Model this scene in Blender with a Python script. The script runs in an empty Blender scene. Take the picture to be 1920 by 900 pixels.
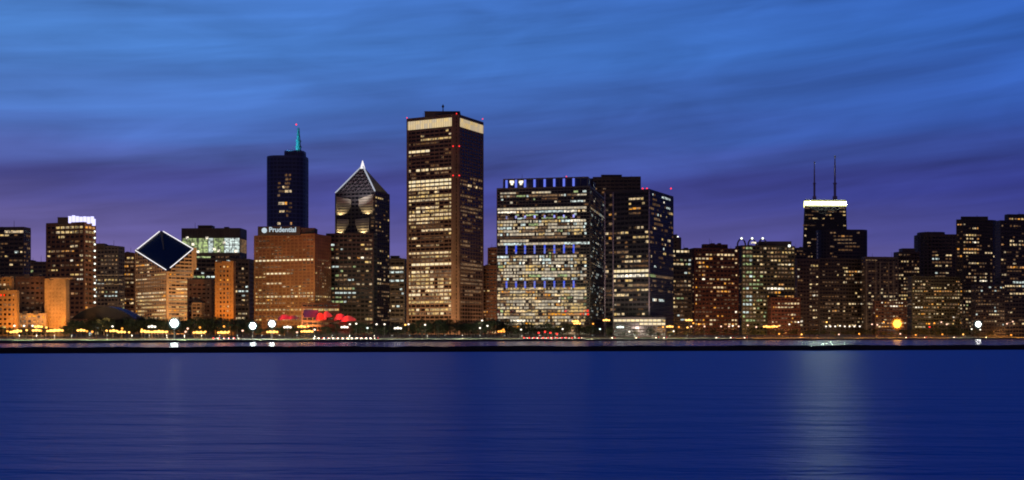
import bpy, math, random, zlib
from mathutils import Vector, Matrix, noise as mnoise

# ------------------------------------------------------------------ frame of reference
FPX, CX, HY, EYE = 2225.0, 960.0, 630.0, 6.0      # focal length in photo pixels, centre column, horizon row, eye height
SC = bpy.context.scene
COL = SC.collection
R = math.radians

def X(px, D): return (px - CX) / FPX * D
def Zp(py, D): return EYE + (HY - py) / FPX * D
def P2(px, D): return Vector((X(px, D), D))
def px_of(x, y): return CX + x / y * FPX
def shore(px): return 1.0 / (0.001049 - 3.125e-7 * px)       # distance of the shoreline on each bearing

PROFILE = [(-20, -1.5), (0, 1.7), (5, 1.8), (30, 2.2), (70, 2.8), (92, 3.0), (200, 4.5), (300, 6.0), (450, 7.5), (600, 8.5), (1200, 9.0), (20000, 9.0)]
def gz(x, y):
    d = y - shore(px_of(x, y))
    for (a, za), (b, zb) in zip(PROFILE, PROFILE[1:]):
        if d <= b: return za + (zb - za) * max(0, (d - a) / (b - a))
    return 9.0

# ------------------------------------------------------------------ materials
def new_mat(name):
    m = bpy.data.materials.new(name); m.use_nodes = True
    nt = m.node_tree; nt.nodes.clear()
    return m, nt, nt.nodes.new, nt.links.new

MATS = {}
def wall_mat(name, rgb, rough=0.8, var=0.35, scale=0.06):
    """weathered stone, brick, concrete or painted metal with large stains and fine grain"""
    if name in MATS: return MATS[name]
    m, nt, N, L = new_mat(name)
    out = N('ShaderNodeOutputMaterial'); b = N('ShaderNodeBsdfPrincipled')
    g = N('ShaderNodeNewGeometry')
    n1 = N('ShaderNodeTexNoise'); n1.inputs['Scale'].default_value = scale; n1.inputs['Detail'].default_value = 6
    n2 = N('ShaderNodeTexNoise'); n2.inputs['Scale'].default_value = scale * 14; n2.inputs['Detail'].default_value = 3
    L(g.outputs['Position'], n1.inputs['Vector']); L(g.outputs['Position'], n2.inputs['Vector'])
    ad = N('ShaderNodeMath'); ad.operation = 'ADD'; L(n1.outputs['Fac'], ad.inputs[0]); L(n2.outputs['Fac'], ad.inputs[1])
    mr = N('ShaderNodeMapRange'); mr.inputs['From Min'].default_value = 0.7; mr.inputs['From Max'].default_value = 1.3
    mr.inputs['To Min'].default_value = 1 - var; mr.inputs['To Max'].default_value = 1 + var
    L(ad.outputs[0], mr.inputs['Value'])
    mx = N('ShaderNodeVectorMath'); mx.operation = 'SCALE'; mx.inputs[0].default_value = rgb; L(mr.outputs[0], mx.inputs['Scale'])
    L(mx.outputs[0], b.inputs['Base Color']); b.inputs['Roughness'].default_value = rough
    L(b.outputs[0], out.inputs[0]); MATS[name] = m
    return m

def glass_mat(name, rgb, rough=0.22):
    if name in MATS: return MATS[name]
    m, nt, N, L = new_mat(name)
    out = N('ShaderNodeOutputMaterial'); b = N('ShaderNodeBsdfPrincipled')
    g = N('ShaderNodeNewGeometry'); n = N('ShaderNodeTexNoise'); n.inputs['Scale'].default_value = 0.09
    L(g.outputs['Position'], n.inputs['Vector'])
    mr = N('ShaderNodeMapRange'); mr.inputs['To Min'].default_value = rough * 0.6; mr.inputs['To Max'].default_value = rough * 1.5
    L(n.outputs['Fac'], mr.inputs['Value']); L(mr.outputs[0], b.inputs['Roughness'])
    b.inputs['Base Color'].default_value = (*rgb, 1); b.inputs['IOR'].default_value = 1.5
    L(b.outputs[0], out.inputs[0]); MATS[name] = m
    return m

def lit_mat(name, rgb, strength, cell=(2.6, 2.6, 2.2), lo=0.16, hi=1.7, sample='NONE'):
    """lit interior seen through glass: each bay has its own brightness"""
    m, nt, N, L = new_mat(name)
    out = N('ShaderNodeOutputMaterial'); e = N('ShaderNodeEmission')
    g = N('ShaderNodeNewGeometry'); s = N('ShaderNodeVectorMath'); s.operation = 'SNAP'; s.inputs[1].default_value = cell
    L(g.outputs['Position'], s.inputs[0])
    wn = N('ShaderNodeTexWhiteNoise'); wn.noise_dimensions = '3D'; L(s.outputs[0], wn.inputs['Vector'])
    n = N('ShaderNodeTexNoise'); n.inputs['Scale'].default_value = 0.07; n.inputs['Detail'].default_value = 2
    L(g.outputs['Position'], n.inputs['Vector'])
    mul = N('ShaderNodeMath'); mul.operation = 'MULTIPLY'; L(wn.outputs['Value'], mul.inputs[0]); L(n.outputs['Fac'], mul.inputs[1])
    mr = N('ShaderNodeMapRange'); mr.inputs['From Max'].default_value = 0.6
    mr.inputs['To Min'].default_value = strength * lo; mr.inputs['To Max'].default_value = strength * hi
    L(mul.outputs[0], mr.inputs['Value']); L(mr.outputs[0], e.inputs['Strength'])
    hs = N('ShaderNodeHueSaturation'); hs.inputs['Color'].default_value = (*rgb, 1)
    mr2 = N('ShaderNodeMapRange'); mr2.inputs['To Min'].default_value = 0.7; mr2.inputs['To Max'].default_value = 1.2
    L(wn.outputs['Value'], mr2.inputs['Value']); L(mr2.outputs[0], hs.inputs['Saturation']); L(hs.outputs[0], e.inputs['Color'])
    L(e.outputs[0], out.inputs[0]); m.cycles.emission_sampling = sample
    MATS[name] = m
    return m

def lamp_mat(name, rgb, strength, sample='AUTO'):
    m, nt, N, L = new_mat(name)
    out = N('ShaderNodeOutputMaterial'); e = N('ShaderNodeEmission')
    e.inputs['Color'].default_value = (*rgb, 1); e.inputs['Strength'].default_value = strength
    L(e.outputs[0], out.inputs[0]); m.cycles.emission_sampling = sample; MATS[name] = m
    return m

LIT = {
    'w': lit_mat('warm_window', (1.0, 0.74, 0.42), 0.86),
    'g': lit_mat('gold_window', (1.0, 0.70, 0.32), 0.62),
    'a': lit_mat('amber_window', (1.0, 0.46, 0.14), 0.75),
    'c': lit_mat('cool_window', (0.80, 0.93, 0.88), 0.85),
    'h': lit_mat('white_window', (1.0, 0.88, 0.68), 1.4),
    'v': lit_mat('green_window', (0.72, 0.88, 0.42), 0.5),
    'n': lit_mat('neutral_window', (1.0, 0.84, 0.60), 0.70, lo=0.4, hi=1.3),
    'b': lit_mat('blue_window', (0.17, 0.22, 1.0), 0.85, lo=.6, hi=1.2),
    'l': lit_mat('lilac_window', (0.42, 0.42, 1.0), 1.3),
    'd': lit_mat('dim_window', (1.0, 0.60, 0.34), 0.20),
    'e': lit_mat('unlit_window_glow', (1.0, 0.53, 0.28), 0.12),  # faint glow added to unlit windows to warm the facades
    'r': lit_mat('red_window', (1.0, 0.05, 0.03), 1.3),
    'y': lit_mat('cream_band', (1.0, 0.80, 0.46), 1.15, lo=0.75, hi=1.1),
    's': lit_mat('soft_cream_band', (1.0, 0.76, 0.42), 0.85, cell=(7, 7, 9), lo=0.75, hi=1.15),
    'k': lit_mat('crown_band', (1.0, 0.97, 0.34), 2.8, lo=0.8, hi=1.1, sample='FRONT'),
}

# ------------------------------------------------------------------ mesh collector
class MB:
    def __init__(s): s.v, s.f, s.mi = [], [], []
    def add(s, verts, faces, mi=0):
        o = len(s.v); s.v += [tuple(p) for p in verts]
        s.f += [tuple(o + i for i in f) for f in faces]; s.mi += [mi] * len(faces)
    def hexa(s, b, t, mi=0):
        """b, t: four points each, anticlockwise seen from above"""
        s.add(list(b) + list(t), [(3, 2, 1, 0), (4, 5, 6, 7), (0, 1, 5, 4), (1, 2, 6, 5), (2, 3, 7, 6), (3, 0, 4, 7)], mi)
    def box(s, c, size, yaw=0, mi=0):
        ca, sa = math.cos(yaw), math.sin(yaw); x, y, z = [q / 2 for q in size]
        pts = [(c[0] + ca * a * x - sa * b * y, c[1] + sa * a * x + ca * b * y) for a, b in ((-1, -1), (1, -1), (1, 1), (-1, 1))]
        s.hexa([(p[0], p[1], c[2] - z) for p in pts], [(p[0], p[1], c[2] + z) for p in pts], mi)
    def prism(s, fp0, z0, fp1, z1, mi=0, top=True):
        n = len(fp0); zt = z1 if isinstance(z1, (list, tuple)) else [z1] * n
        v = [(p[0], p[1], z0) for p in fp0] + [(p[0], p[1], z) for p, z in zip(fp1, zt)]
        f = [tuple(range(n))[::-1]] + ([tuple(range(n, 2 * n))] if top else [])
        f += [(i, (i + 1) % n, n + (i + 1) % n, n + i) for i in range(n)]
        s.add(v, f, mi)
    def tube(s, pts, radii, n=8, mi=0):
        rings = []; o = len(s.v)
        for i, p in enumerate(pts):
            p = Vector(p); a = Vector(pts[max(0, i - 1)]); b = Vector(pts[min(len(pts) - 1, i + 1)])
            d = (b - a).normalized(); u = d.orthogonal().normalized(); w = d.cross(u)
            for k in range(n):
                t = 2 * math.pi * k / n
                s.v.append(tuple(p + (u * math.cos(t) + w * math.sin(t)) * radii[i]))
        for i in range(len(pts) - 1):
            for k in range(n):
                a, b = o + i * n + k, o + i * n + (k + 1) % n
                s.f.append((a, b, b + n, a + n)); s.mi.append(mi)
        s.f.append(tuple(o + k for k in range(n))[::-1]); s.mi.append(mi)
        e = o + (len(pts) - 1) * n; s.f.append(tuple(e + k for k in range(n))); s.mi.append(mi)
    def ball(s, c, r, seg=10, rings=6, mi=0, sz=1.0):
        v = [(c[0], c[1], c[2] - r * sz)]
        for i in range(1, rings):
            t = -math.pi / 2 + math.pi * i / rings
            v += [(c[0] + r * math.cos(t) * math.cos(2 * math.pi * k / seg), c[1] + r * math.cos(t) * math.sin(2 * math.pi * k / seg), c[2] + r * sz * math.sin(t)) for k in range(seg)]
        v.append((c[0], c[1], c[2] + r * sz)); f = []
        for k in range(seg): f.append((0, 1 + (k + 1) % seg, 1 + k))
        for i in range(rings - 2):
            for k in range(seg):
                a, b = 1 + i * seg + k, 1 + i * seg + (k + 1) % seg
                f.append((a, b, b + seg, a + seg))
        t = 1 + (rings - 2) * seg
        for k in range(seg): f.append((t + k, t + (k + 1) % seg, len(v) - 1))
        s.add(v, f, mi)
    def mesh(s, name, mats, off=(0, 0, 0), smooth=False):
        me = bpy.data.meshes.new(name)
        me.from_pydata([(a - off[0], b - off[1], c - off[2]) for a, b, c in s.v], [], s.f)
        for m in (mats if isinstance(mats, (list, tuple)) else [mats]): me.materials.append(m)
        me.polygons.foreach_set('material_index', s.mi)
        if smooth: me.polygons.foreach_set('use_smooth', [True] * len(s.f))
        me.update()
        return me

def link(name, me, parent=None, loc=(0, 0, 0)):
    o = bpy.data.objects.new(name, me); COL.objects.link(o); o.location = loc
    if parent: o.parent = parent
    return o
def tag(o, label=None, cat=None, group=None, kind=None):
    for k, v in (('label', label), ('category', cat), ('group', group), ('kind', kind)):
        if v: o[k] = v
    return o
def thing(name, label, cat, loc=(0, 0, 0), group=None):
    return tag(link(name, None, None, loc), label, cat, group)

def lamp_data(name, kind, energy, rgb, **kw):
    d = bpy.data.lights.new(name, kind); d.energy = energy; d.color = rgb
    for k, v in kw.items(): setattr(d, k, v)
    return d
def aim(o, target):
    o.rotation_euler = (Vector(target) - o.location).to_track_quat('-Z', 'Y').to_euler()

# ------------------------------------------------------------------ sky, twilight and camera
def build_world():
    w = bpy.data.worlds.new("World"); SC.world = w; w.use_nodes = True
    nt = w.node_tree; nt.nodes.clear(); N, L = nt.nodes.new, nt.links.new
    def M(op, a, b=None, c=None, clamp=False):
        n = N('ShaderNodeMath'); n.operation = op; n.use_clamp = clamp
        for i, q in enumerate((a, b, c)):
            if q is None: continue
            if isinstance(q, (int, float)): n.inputs[i].default_value = q
            else: L(q, n.inputs[i])
        return n.outputs[0]
    tc = N('ShaderNodeTexCoord'); sp = N('ShaderNodeSeparateXYZ'); L(tc.outputs['Generated'], sp.inputs[0])
    x, y, z = sp.outputs
    def streak(sx, sz, tilt, detail, seed, dist=0.3):
        c = N('ShaderNodeCombineXYZ')
        L(M('MULTIPLY', x, sx), c.inputs[0]); L(M('MULTIPLY', M('SUBTRACT', z, M('MULTIPLY', x, tilt)), sz), c.inputs[1])
        c.inputs[2].default_value = seed
        n = N('ShaderNodeTexNoise'); n.inputs['Scale'].default_value = 1; n.inputs['Detail'].default_value = detail
        n.inputs['Distortion'].default_value = dist
        L(c.outputs[0], n.inputs['Vector'])
        return M('SUBTRACT', n.outputs['Fac'], 0.5)
    n1 = streak(1.8, 15, 0.09, 3, 3.1); n2 = streak(3.0, 46, 0.10, 4, 8.7, 0.2); n3 = streak(5, 150, 0.07, 3, 1.3, 0.15)
    n4 = streak(7, 36, 0.12, 7, 21.4, 1.2)
    el = M('ADD', z, M('ADD', M('MULTIPLY', n1, 0.055), M('MULTIPLY', n2, 0.018)))
    ramp = N('ShaderNodeValToRGB'); cr = ramp.color_ramp; cr.interpolation = 'EASE'
    def lin(c): return tuple((q / 255 / 12.92) if q < 10 else ((q / 255 + 0.055) / 1.055) ** 2.4 for q in c) + (1,)
    stops = [(0.0, (116, 100, 150)), (0.06, (102, 93, 154)), (0.09, (86, 83, 152)), (0.12, (68, 73, 154)), (0.145, (71, 91, 171)), (0.168, (66, 100, 181)), (0.19, (66, 107, 188)),
             (0.235, (68, 120, 204)), (0.275, (68, 119, 205)), (0.33, (52, 106, 198)), (0.45, (26, 80, 180)), (0.65, (10, 52, 140)), (1.0, (6, 27, 84))]
    while len(cr.elements) > 1: cr.elements.remove(cr.elements[-1])
    cr.elements[0].position = stops[0][0]; cr.elements[0].color = lin(stops[0][1])
    for p, c in stops[1:]:
        e = cr.elements.new(p); e.color = lin(c)
    L(el, ramp.inputs[0])
    side = N('ShaderNodeMix'); side.data_type = 'RGBA'
    side.inputs[6].default_value = (1.34, 1.24, 1.06, 1); side.inputs[7].default_value = (0.55, 0.66, 0.84, 1)
    L(M('ADD', M('MULTIPLY', x, 1.15), 0.5, clamp=True), side.inputs[0])
    m1 = N('ShaderNodeMix'); m1.data_type = 'RGBA'; m1.blend_type = 'MULTIPLY'; m1.inputs[0].default_value = 1
    L(ramp.outputs[0], m1.inputs[6]); L(side.outputs[2], m1.inputs[7])
    # thin cloud streaks
    br = M('ADD', 0.93, M('ADD', M('MULTIPLY', n1, 0.9), M('ADD', M('MULTIPLY', n2, 0.75), M('ADD', M('MULTIPLY', n3, 0.16), M('MULTIPLY', n4, 0.55)))))
    # the east behind the viewer is already dark
    es = N('ShaderNodeMapRange'); es.interpolation_type = 'SMOOTHSTEP'
    es.inputs['From Min'].default_value = -0.1; es.inputs['From Max'].default_value = 0.75
    es.inputs['To Min'].default_value = 0.10; es.inputs['To Max'].default_value = 1.0
    L(y, es.inputs['Value'])
    bg = N('ShaderNodeBackground'); L(m1.outputs[2], bg.inputs['Color']); L(M('MULTIPLY', br, es.outputs[0]), bg.inputs['Strength'])
    sky = N('ShaderNodeTexSky'); sky.sky_type = 'NISHITA'; sky.sun_disc = False
    sky.sun_elevation = R(-4.0); sky.sun_rotation = R(-12); sky.air_density = 1.2; sky.dust_density = 0.6
    bg2 = N('ShaderNodeBackground'); L(sky.outputs[0], bg2.inputs['Color']); bg2.inputs['Strength'].default_value = 0.05
    em = N('ShaderNodeMapRange'); em.inputs['From Min'].default_value = 0.3; em.inputs['From Max'].default_value = -0.5
    em.inputs['To Min'].default_value = 0.0; em.inputs['To Max'].default_value = 1.0; L(y, em.inputs['Value'])
    bg3 = N('ShaderNodeBackground'); bg3.inputs['Color'].default_value = (0.055, 0.036, 0.050, 1); L(em.outputs[0], bg3.inputs['Strength'])
    a0 = N('ShaderNodeAddShader'); L(bg2.outputs[0], a0.inputs[0]); L(bg3.outputs[0], a0.inputs[1])
    ad = N('ShaderNodeAddShader'); L(bg.outputs[0], ad.inputs[0]); L(a0.outputs[0], ad.inputs[1])
    out = N('ShaderNodeOutputWorld'); L(ad.outputs[0], out.inputs[0])

def build_camera():
    cd = bpy.data.cameras.new('camera'); cam = bpy.data.objects.new('camera', cd); COL.objects.link(cam)
    cd.sensor_width = 36; cd.lens = FPX * 36 / 1920; cd.shift_y = (HY - 450) / 1920
    cd.clip_start = 0.5; cd.clip_end = 40000
    cam.location = (0, 0, EYE); cam.rotation_euler = (R(90), 0, 0); SC.camera = cam
    sd = lamp_data('twilight_sun', 'SUN', 0.03, (1.0, 0.75, 0.6), angle=R(20)); so = link('twilight_sun', sd)
    so.rotation_euler = (R(-84), 0, R(12))

def settings():
    SC.view_settings.view_transform = 'Standard'; SC.view_settings.look = 'None'
    SC.view_settings.exposure = 0; SC.view_settings.gamma = 1; SC.view_settings.use_curve_mapping = False
    SC.render.engine = 'CYCLES'; c = SC.cycles
    c.use_denoising = True; c.max_bounces = 5; c.diffuse_bounces = 2; c.glossy_bounces = 3
    c.sample_clamp_indirect = 2; c.filter_width = 1.9; c.use_light_tree = True; c.caustics_reflective = False; c.caustics_refractive = False

# ------------------------------------------------------------------ water and land
def water_mat(name, rough, bump, ior=1.33):
    m, nt, N, L = new_mat(name)
    out = N('ShaderNodeOutputMaterial'); b = N('ShaderNodeBsdfPrincipled')
    b.inputs['Base Color'].default_value = (0.001, 0.15, 0.72, 1); b.inputs['IOR'].default_value = ior
    b.inputs['Roughness'].default_value = rough; b.inputs['Specular Tint'].default_value = (0.07, 0.46, 1.0, 1)
    g = N('ShaderNodeNewGeometry')
    def wave(sx, sy, detail, seed):
        mp = N('ShaderNodeMapping'); mp.inputs['Scale'].default_value = (sx, sy, 1); mp.inputs['Location'].default_value = (seed, seed * 2, seed)
        L(g.outputs['Position'], mp.inputs['Vector'])
        n = N('ShaderNodeTexNoise'); n.inputs['Scale'].default_value = 1; n.inputs['Detail'].default_value = detail; n.inputs['Distortion'].default_value = 0.4
        L(mp.outputs[0], n.inputs['Vector']); return n.outputs['Fac']
    a, c = wave(0.05, 0.16, 4, 2.0), wave(0.4, 1.1, 3, 5.0)
    ad = N('ShaderNodeMath'); ad.operation = 'MULTIPLY_ADD'; L(c, ad.inputs[0]); ad.inputs[1].default_value = 0.22; L(a, ad.inputs[2])
    bp = N('ShaderNodeBump'); bp.inputs['Strength'].default_value = bump; bp.inputs['Distance'].default_value = 1.0
    L(ad.outputs[0], bp.inputs['Height']); L(bp.outputs[0], b.inputs['Normal'])
    L(b.outputs[0], out.inputs[0])
    return m

def ground_mat():
    m, nt, N, L = new_mat('lawn_and_paving')
    out = N('ShaderNodeOutputMaterial'); b = N('ShaderNodeBsdfPrincipled'); b.inputs['Roughness'].default_value = 0.95
    g = N('ShaderNodeNewGeometry'); n = N('ShaderNodeTexNoise'); n.inputs['Scale'].default_value = 0.018; n.inputs['Detail'].default_value = 8
    L(g.outputs['Position'], n.inputs['Vector'])
    r = N('ShaderNodeValToRGB'); r.color_ramp.elements[0].position = 0.4; r.color_ramp.elements[0].color = (0.045, 0.075, 0.028, 1)
    r.color_ramp.elements[1].position = 0.62; r.color_ramp.elements[1].color = (0.16, 0.15, 0.10, 1)
    L(n.outputs['Fac'], r.inputs[0]); L(r.outputs[0], b.inputs['Base Color']); L(b.outputs[0], out.inputs[0])
    return m

def strip(name, d0, d1, lift, mat, p0=-700, p1=2600, step=40, height=None):
    mb = MB(); ps = [p0 + (p1 - p0) * i / int((p1 - p0) / step) for i in range(int((p1 - p0) / step) + 1)]
    rows = []
    for p in ps:
        q = [P2(p, shore(p) + d) for d in (d0, d1)]
        rows.append([(v.x, v.y, gz(v.x, v.y) + lift) for v in q])
    for a, b in zip(rows, rows[1:]):
        if height:
            up = lambda v: (v[0], v[1], v[2] + height)
            mb.hexa([a[0], b[0], b[1], a[1]], [up(a[0]), up(b[0]), up(b[1]), up(a[1])])
        else: mb.add([a[0], b[0], b[1], a[1]], [(0, 1, 2, 3)])
    return link(name, mb.mesh(name, mat))

def bw_dist(p): return 1.0 / (1 / 408.0 - (1 / 408.0 - 1 / 522.0) * p / 1920.0)

def build_land():
    mb = MB(); mb.add([(-9000, -600, 0), (9000, -600, 0), (9000, 16000, 0), (-9000, 16000, 0)], [(0, 1, 2, 3)])
    tag(link('water', mb.mesh('water', water_mat('lake_water', 0.38, 0.72, 1.11))), kind='structure')
    mb = MB(); ps = list(range(-700, 2601, 30)); v = []
    for p in ps:
        for D in (bw_dist(p) + 3, shore(p) - 0.5): q = P2(p, D); v.append((q.x, q.y, 0.03))
    mb.add(v, [(2 * i, 2 * i + 2, 2 * i + 3, 2 * i + 1) for i in range(len(ps) - 1)])
    tag(link('harbour_water', mb.mesh('harbour_water', water_mat('calm_harbour_water', 0.15, 0.3))), kind='structure')
    mb = MB(); ps = list(range(-700, 2601, 30)); ds = [d for d, _ in PROFILE[1:-1]] + [2500, 5000, 9000]
    ds = [0, 5, 30, 70, 92, 200, 300, 450, 600, 1200, 2500, 6000, 12000]
    v = []
    for p in ps:
        for d in ds:
            q = P2(p, shore(p) + d); v.append((q.x, q.y, gz(q.x, q.y)))
    n = len(ds); f = [(i * n + j, (i + 1) * n + j, (i + 1) * n + j + 1, i * n + j + 1) for i in range(len(ps) - 1) for j in range(n - 1)]
    mb.add(v, f); tag(link('ground', mb.mesh('ground', ground_mat())), kind='structure')
    tag(strip('path', 3, 14, 0.06, wall_mat('promenade_concrete', (0.42, 0.40, 0.36), 0.9)), kind='structure')
    tag(strip('road', 70, 92, 0.06, wall_mat('asphalt', (0.05, 0.05, 0.052), 0.85)), kind='structure')
    k = wall_mat('kerb_stone', (0.35, 0.34, 0.32))
    tag(strip('kerb', 69.4, 69.95, -0.1, k, height=0.25), kind='structure'); tag(strip('kerb', 92.05, 92.6, -0.1, k, height=0.25), kind='structure')
    mb = MB(); wm = wall_mat('road_paint', (0.75, 0.75, 0.72), 0.6, 0.1)
    for d in (75.5, 81, 86.5):
        for p in range(-100, 2050, 6):
            a = P2(p, shore(p) + d); b = P2(p + 2.5, shore(p + 2.5) + d)
            za, zb = gz(a.x, a.y) + 0.09, gz(b.x, b.y) + 0.09
            mb.add([(a.x, a.y, za), (b.x, b.y, zb), (b.x, b.y + 0.35, zb), (a.x, a.y + 0.35, za)], [(0, 1, 2, 3)])
    tag(link('road_marking', mb.mesh('road_marking', wm)), kind='structure')
    # seawall along the shore
    mb = MB(); prev = None; cap = MB()
    for p in range(-700, 2601, 10):
        s = shore(p); a = P2(p, s - 1.6); b = P2(p, s + 0.3)
        if prev:
            q = [(prev[0].x, prev[0].y), (a.x, a.y), (b.x, b.y), (prev[1].x, prev[1].y)]
            mb.hexa([(x, y, -1.5) for x, y in q], [(x, y, 2.3) for x, y in q])
        prev = (a, b)
    t = tag(link('seawall', mb.mesh('seawall', wall_mat('wet_dark_stone', (0.03, 0.03, 0.032), 0.7))), 'long low dark stone seawall along the far shore below the park lawn', 'seawall')
    # breakwater: long rubble bank in the lake, ridged and uneven
    mb = MB(); rows = []; rnd = random.Random(5)
    for i in range(0, 661):
        p = -700 + i * 5
        D = bw_dist(p)
        def q(dd, zz, j):
            a = P2(p, D + dd); h = mnoise.noise(Vector((a.x * 0.35, dd * 3 + j, 2.0))) * 0.22 + mnoise.noise(Vector((a.x * 0.06, 7.0, j * .2))) * 0.3 * (1 if 0 < j < 5 else 0)
            return (a.x, a.y, zz + h)
        rows.append([q(-1.6, -1.0, 0), q(-0.9, 0.8, 1), q(0, 2.05, 2), q(2.5, 2.15, 3), q(4.2, 0.7, 4), q(5, -1.0, 5)])
    o = 0; v = [p for r in rows for p in r]; n = 6
    mb.add(v, [(i * n + j, (i + 1) * n + j, (i + 1) * n + j + 1, i * n + j + 1) for i in range(len(rows) - 1) for j in range(n - 1)])
    tag(link('breakwater', mb.mesh('breakwater', wall_mat('black_wet_rock', (0.012, 0.012, 0.014), 0.75, 0.6, 0.4))),
        'long black breakwater lying across the whole lake in front of the harbour', 'breakwater')

# ------------------------------------------------------------------ buildings
UNIT = {}
def unit_pane(k):
    if k not in UNIT:
        mb = MB(); mb.box((0, 0, 0), (1, 1, 1)); UNIT[k] = mb.mesh('window_pane', LIT[k])
    return UNIT[k]

def box_fp(pl, pf, pr, D, yaw, depth=30):
    """footprint from the bearings of left, front and right corner: [left, front, right, back]"""
    c, s = math.cos(R(yaw)), math.sin(R(yaw)); f = P2(pf, D)
    ul, ur = (pl - CX) / FPX, (pr - CX) / FPX
    wl = depth if pl == pf else (f.x - ul * f.y) / (c + ul * s)
    wr = depth if pr == pf else (ur * f.y - f.x) / (s - ur * c)
    l = f + Vector((-c, s)) * wl; r = f + Vector((s, c)) * wr
    return [l, f, r, l + (r - f)]

def round_fp(pl, pr, D, depth, rad, n=5):
    """rounded slab; edge 0 is the flat front"""
    x0, x1 = X(pl, D), X(pr, D); rad = min(rad, (x1 - x0) / 2 - 0.5, depth / 2 - 0.5)
    out = []
    for cx, cy, a0 in ((x0 + rad, D + rad, 180), (x1 - rad, D + rad, 270), (x1 - rad, D + depth - rad, 0), (x0 + rad, D + depth - rad, 90)):
        out += [Vector((cx + rad * math.cos(R(a0 + 90 * i / n)), cy + rad * math.sin(R(a0 + 90 * i / n)))) for i in range(n + 1)]
    return out[n:] + out[:n]

def shrink(fp, m):
    c = sum(fp, Vector((0, 0))) / len(fp); k = 1 - m
    return [c + (p - c) * k for p in fp]

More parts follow.
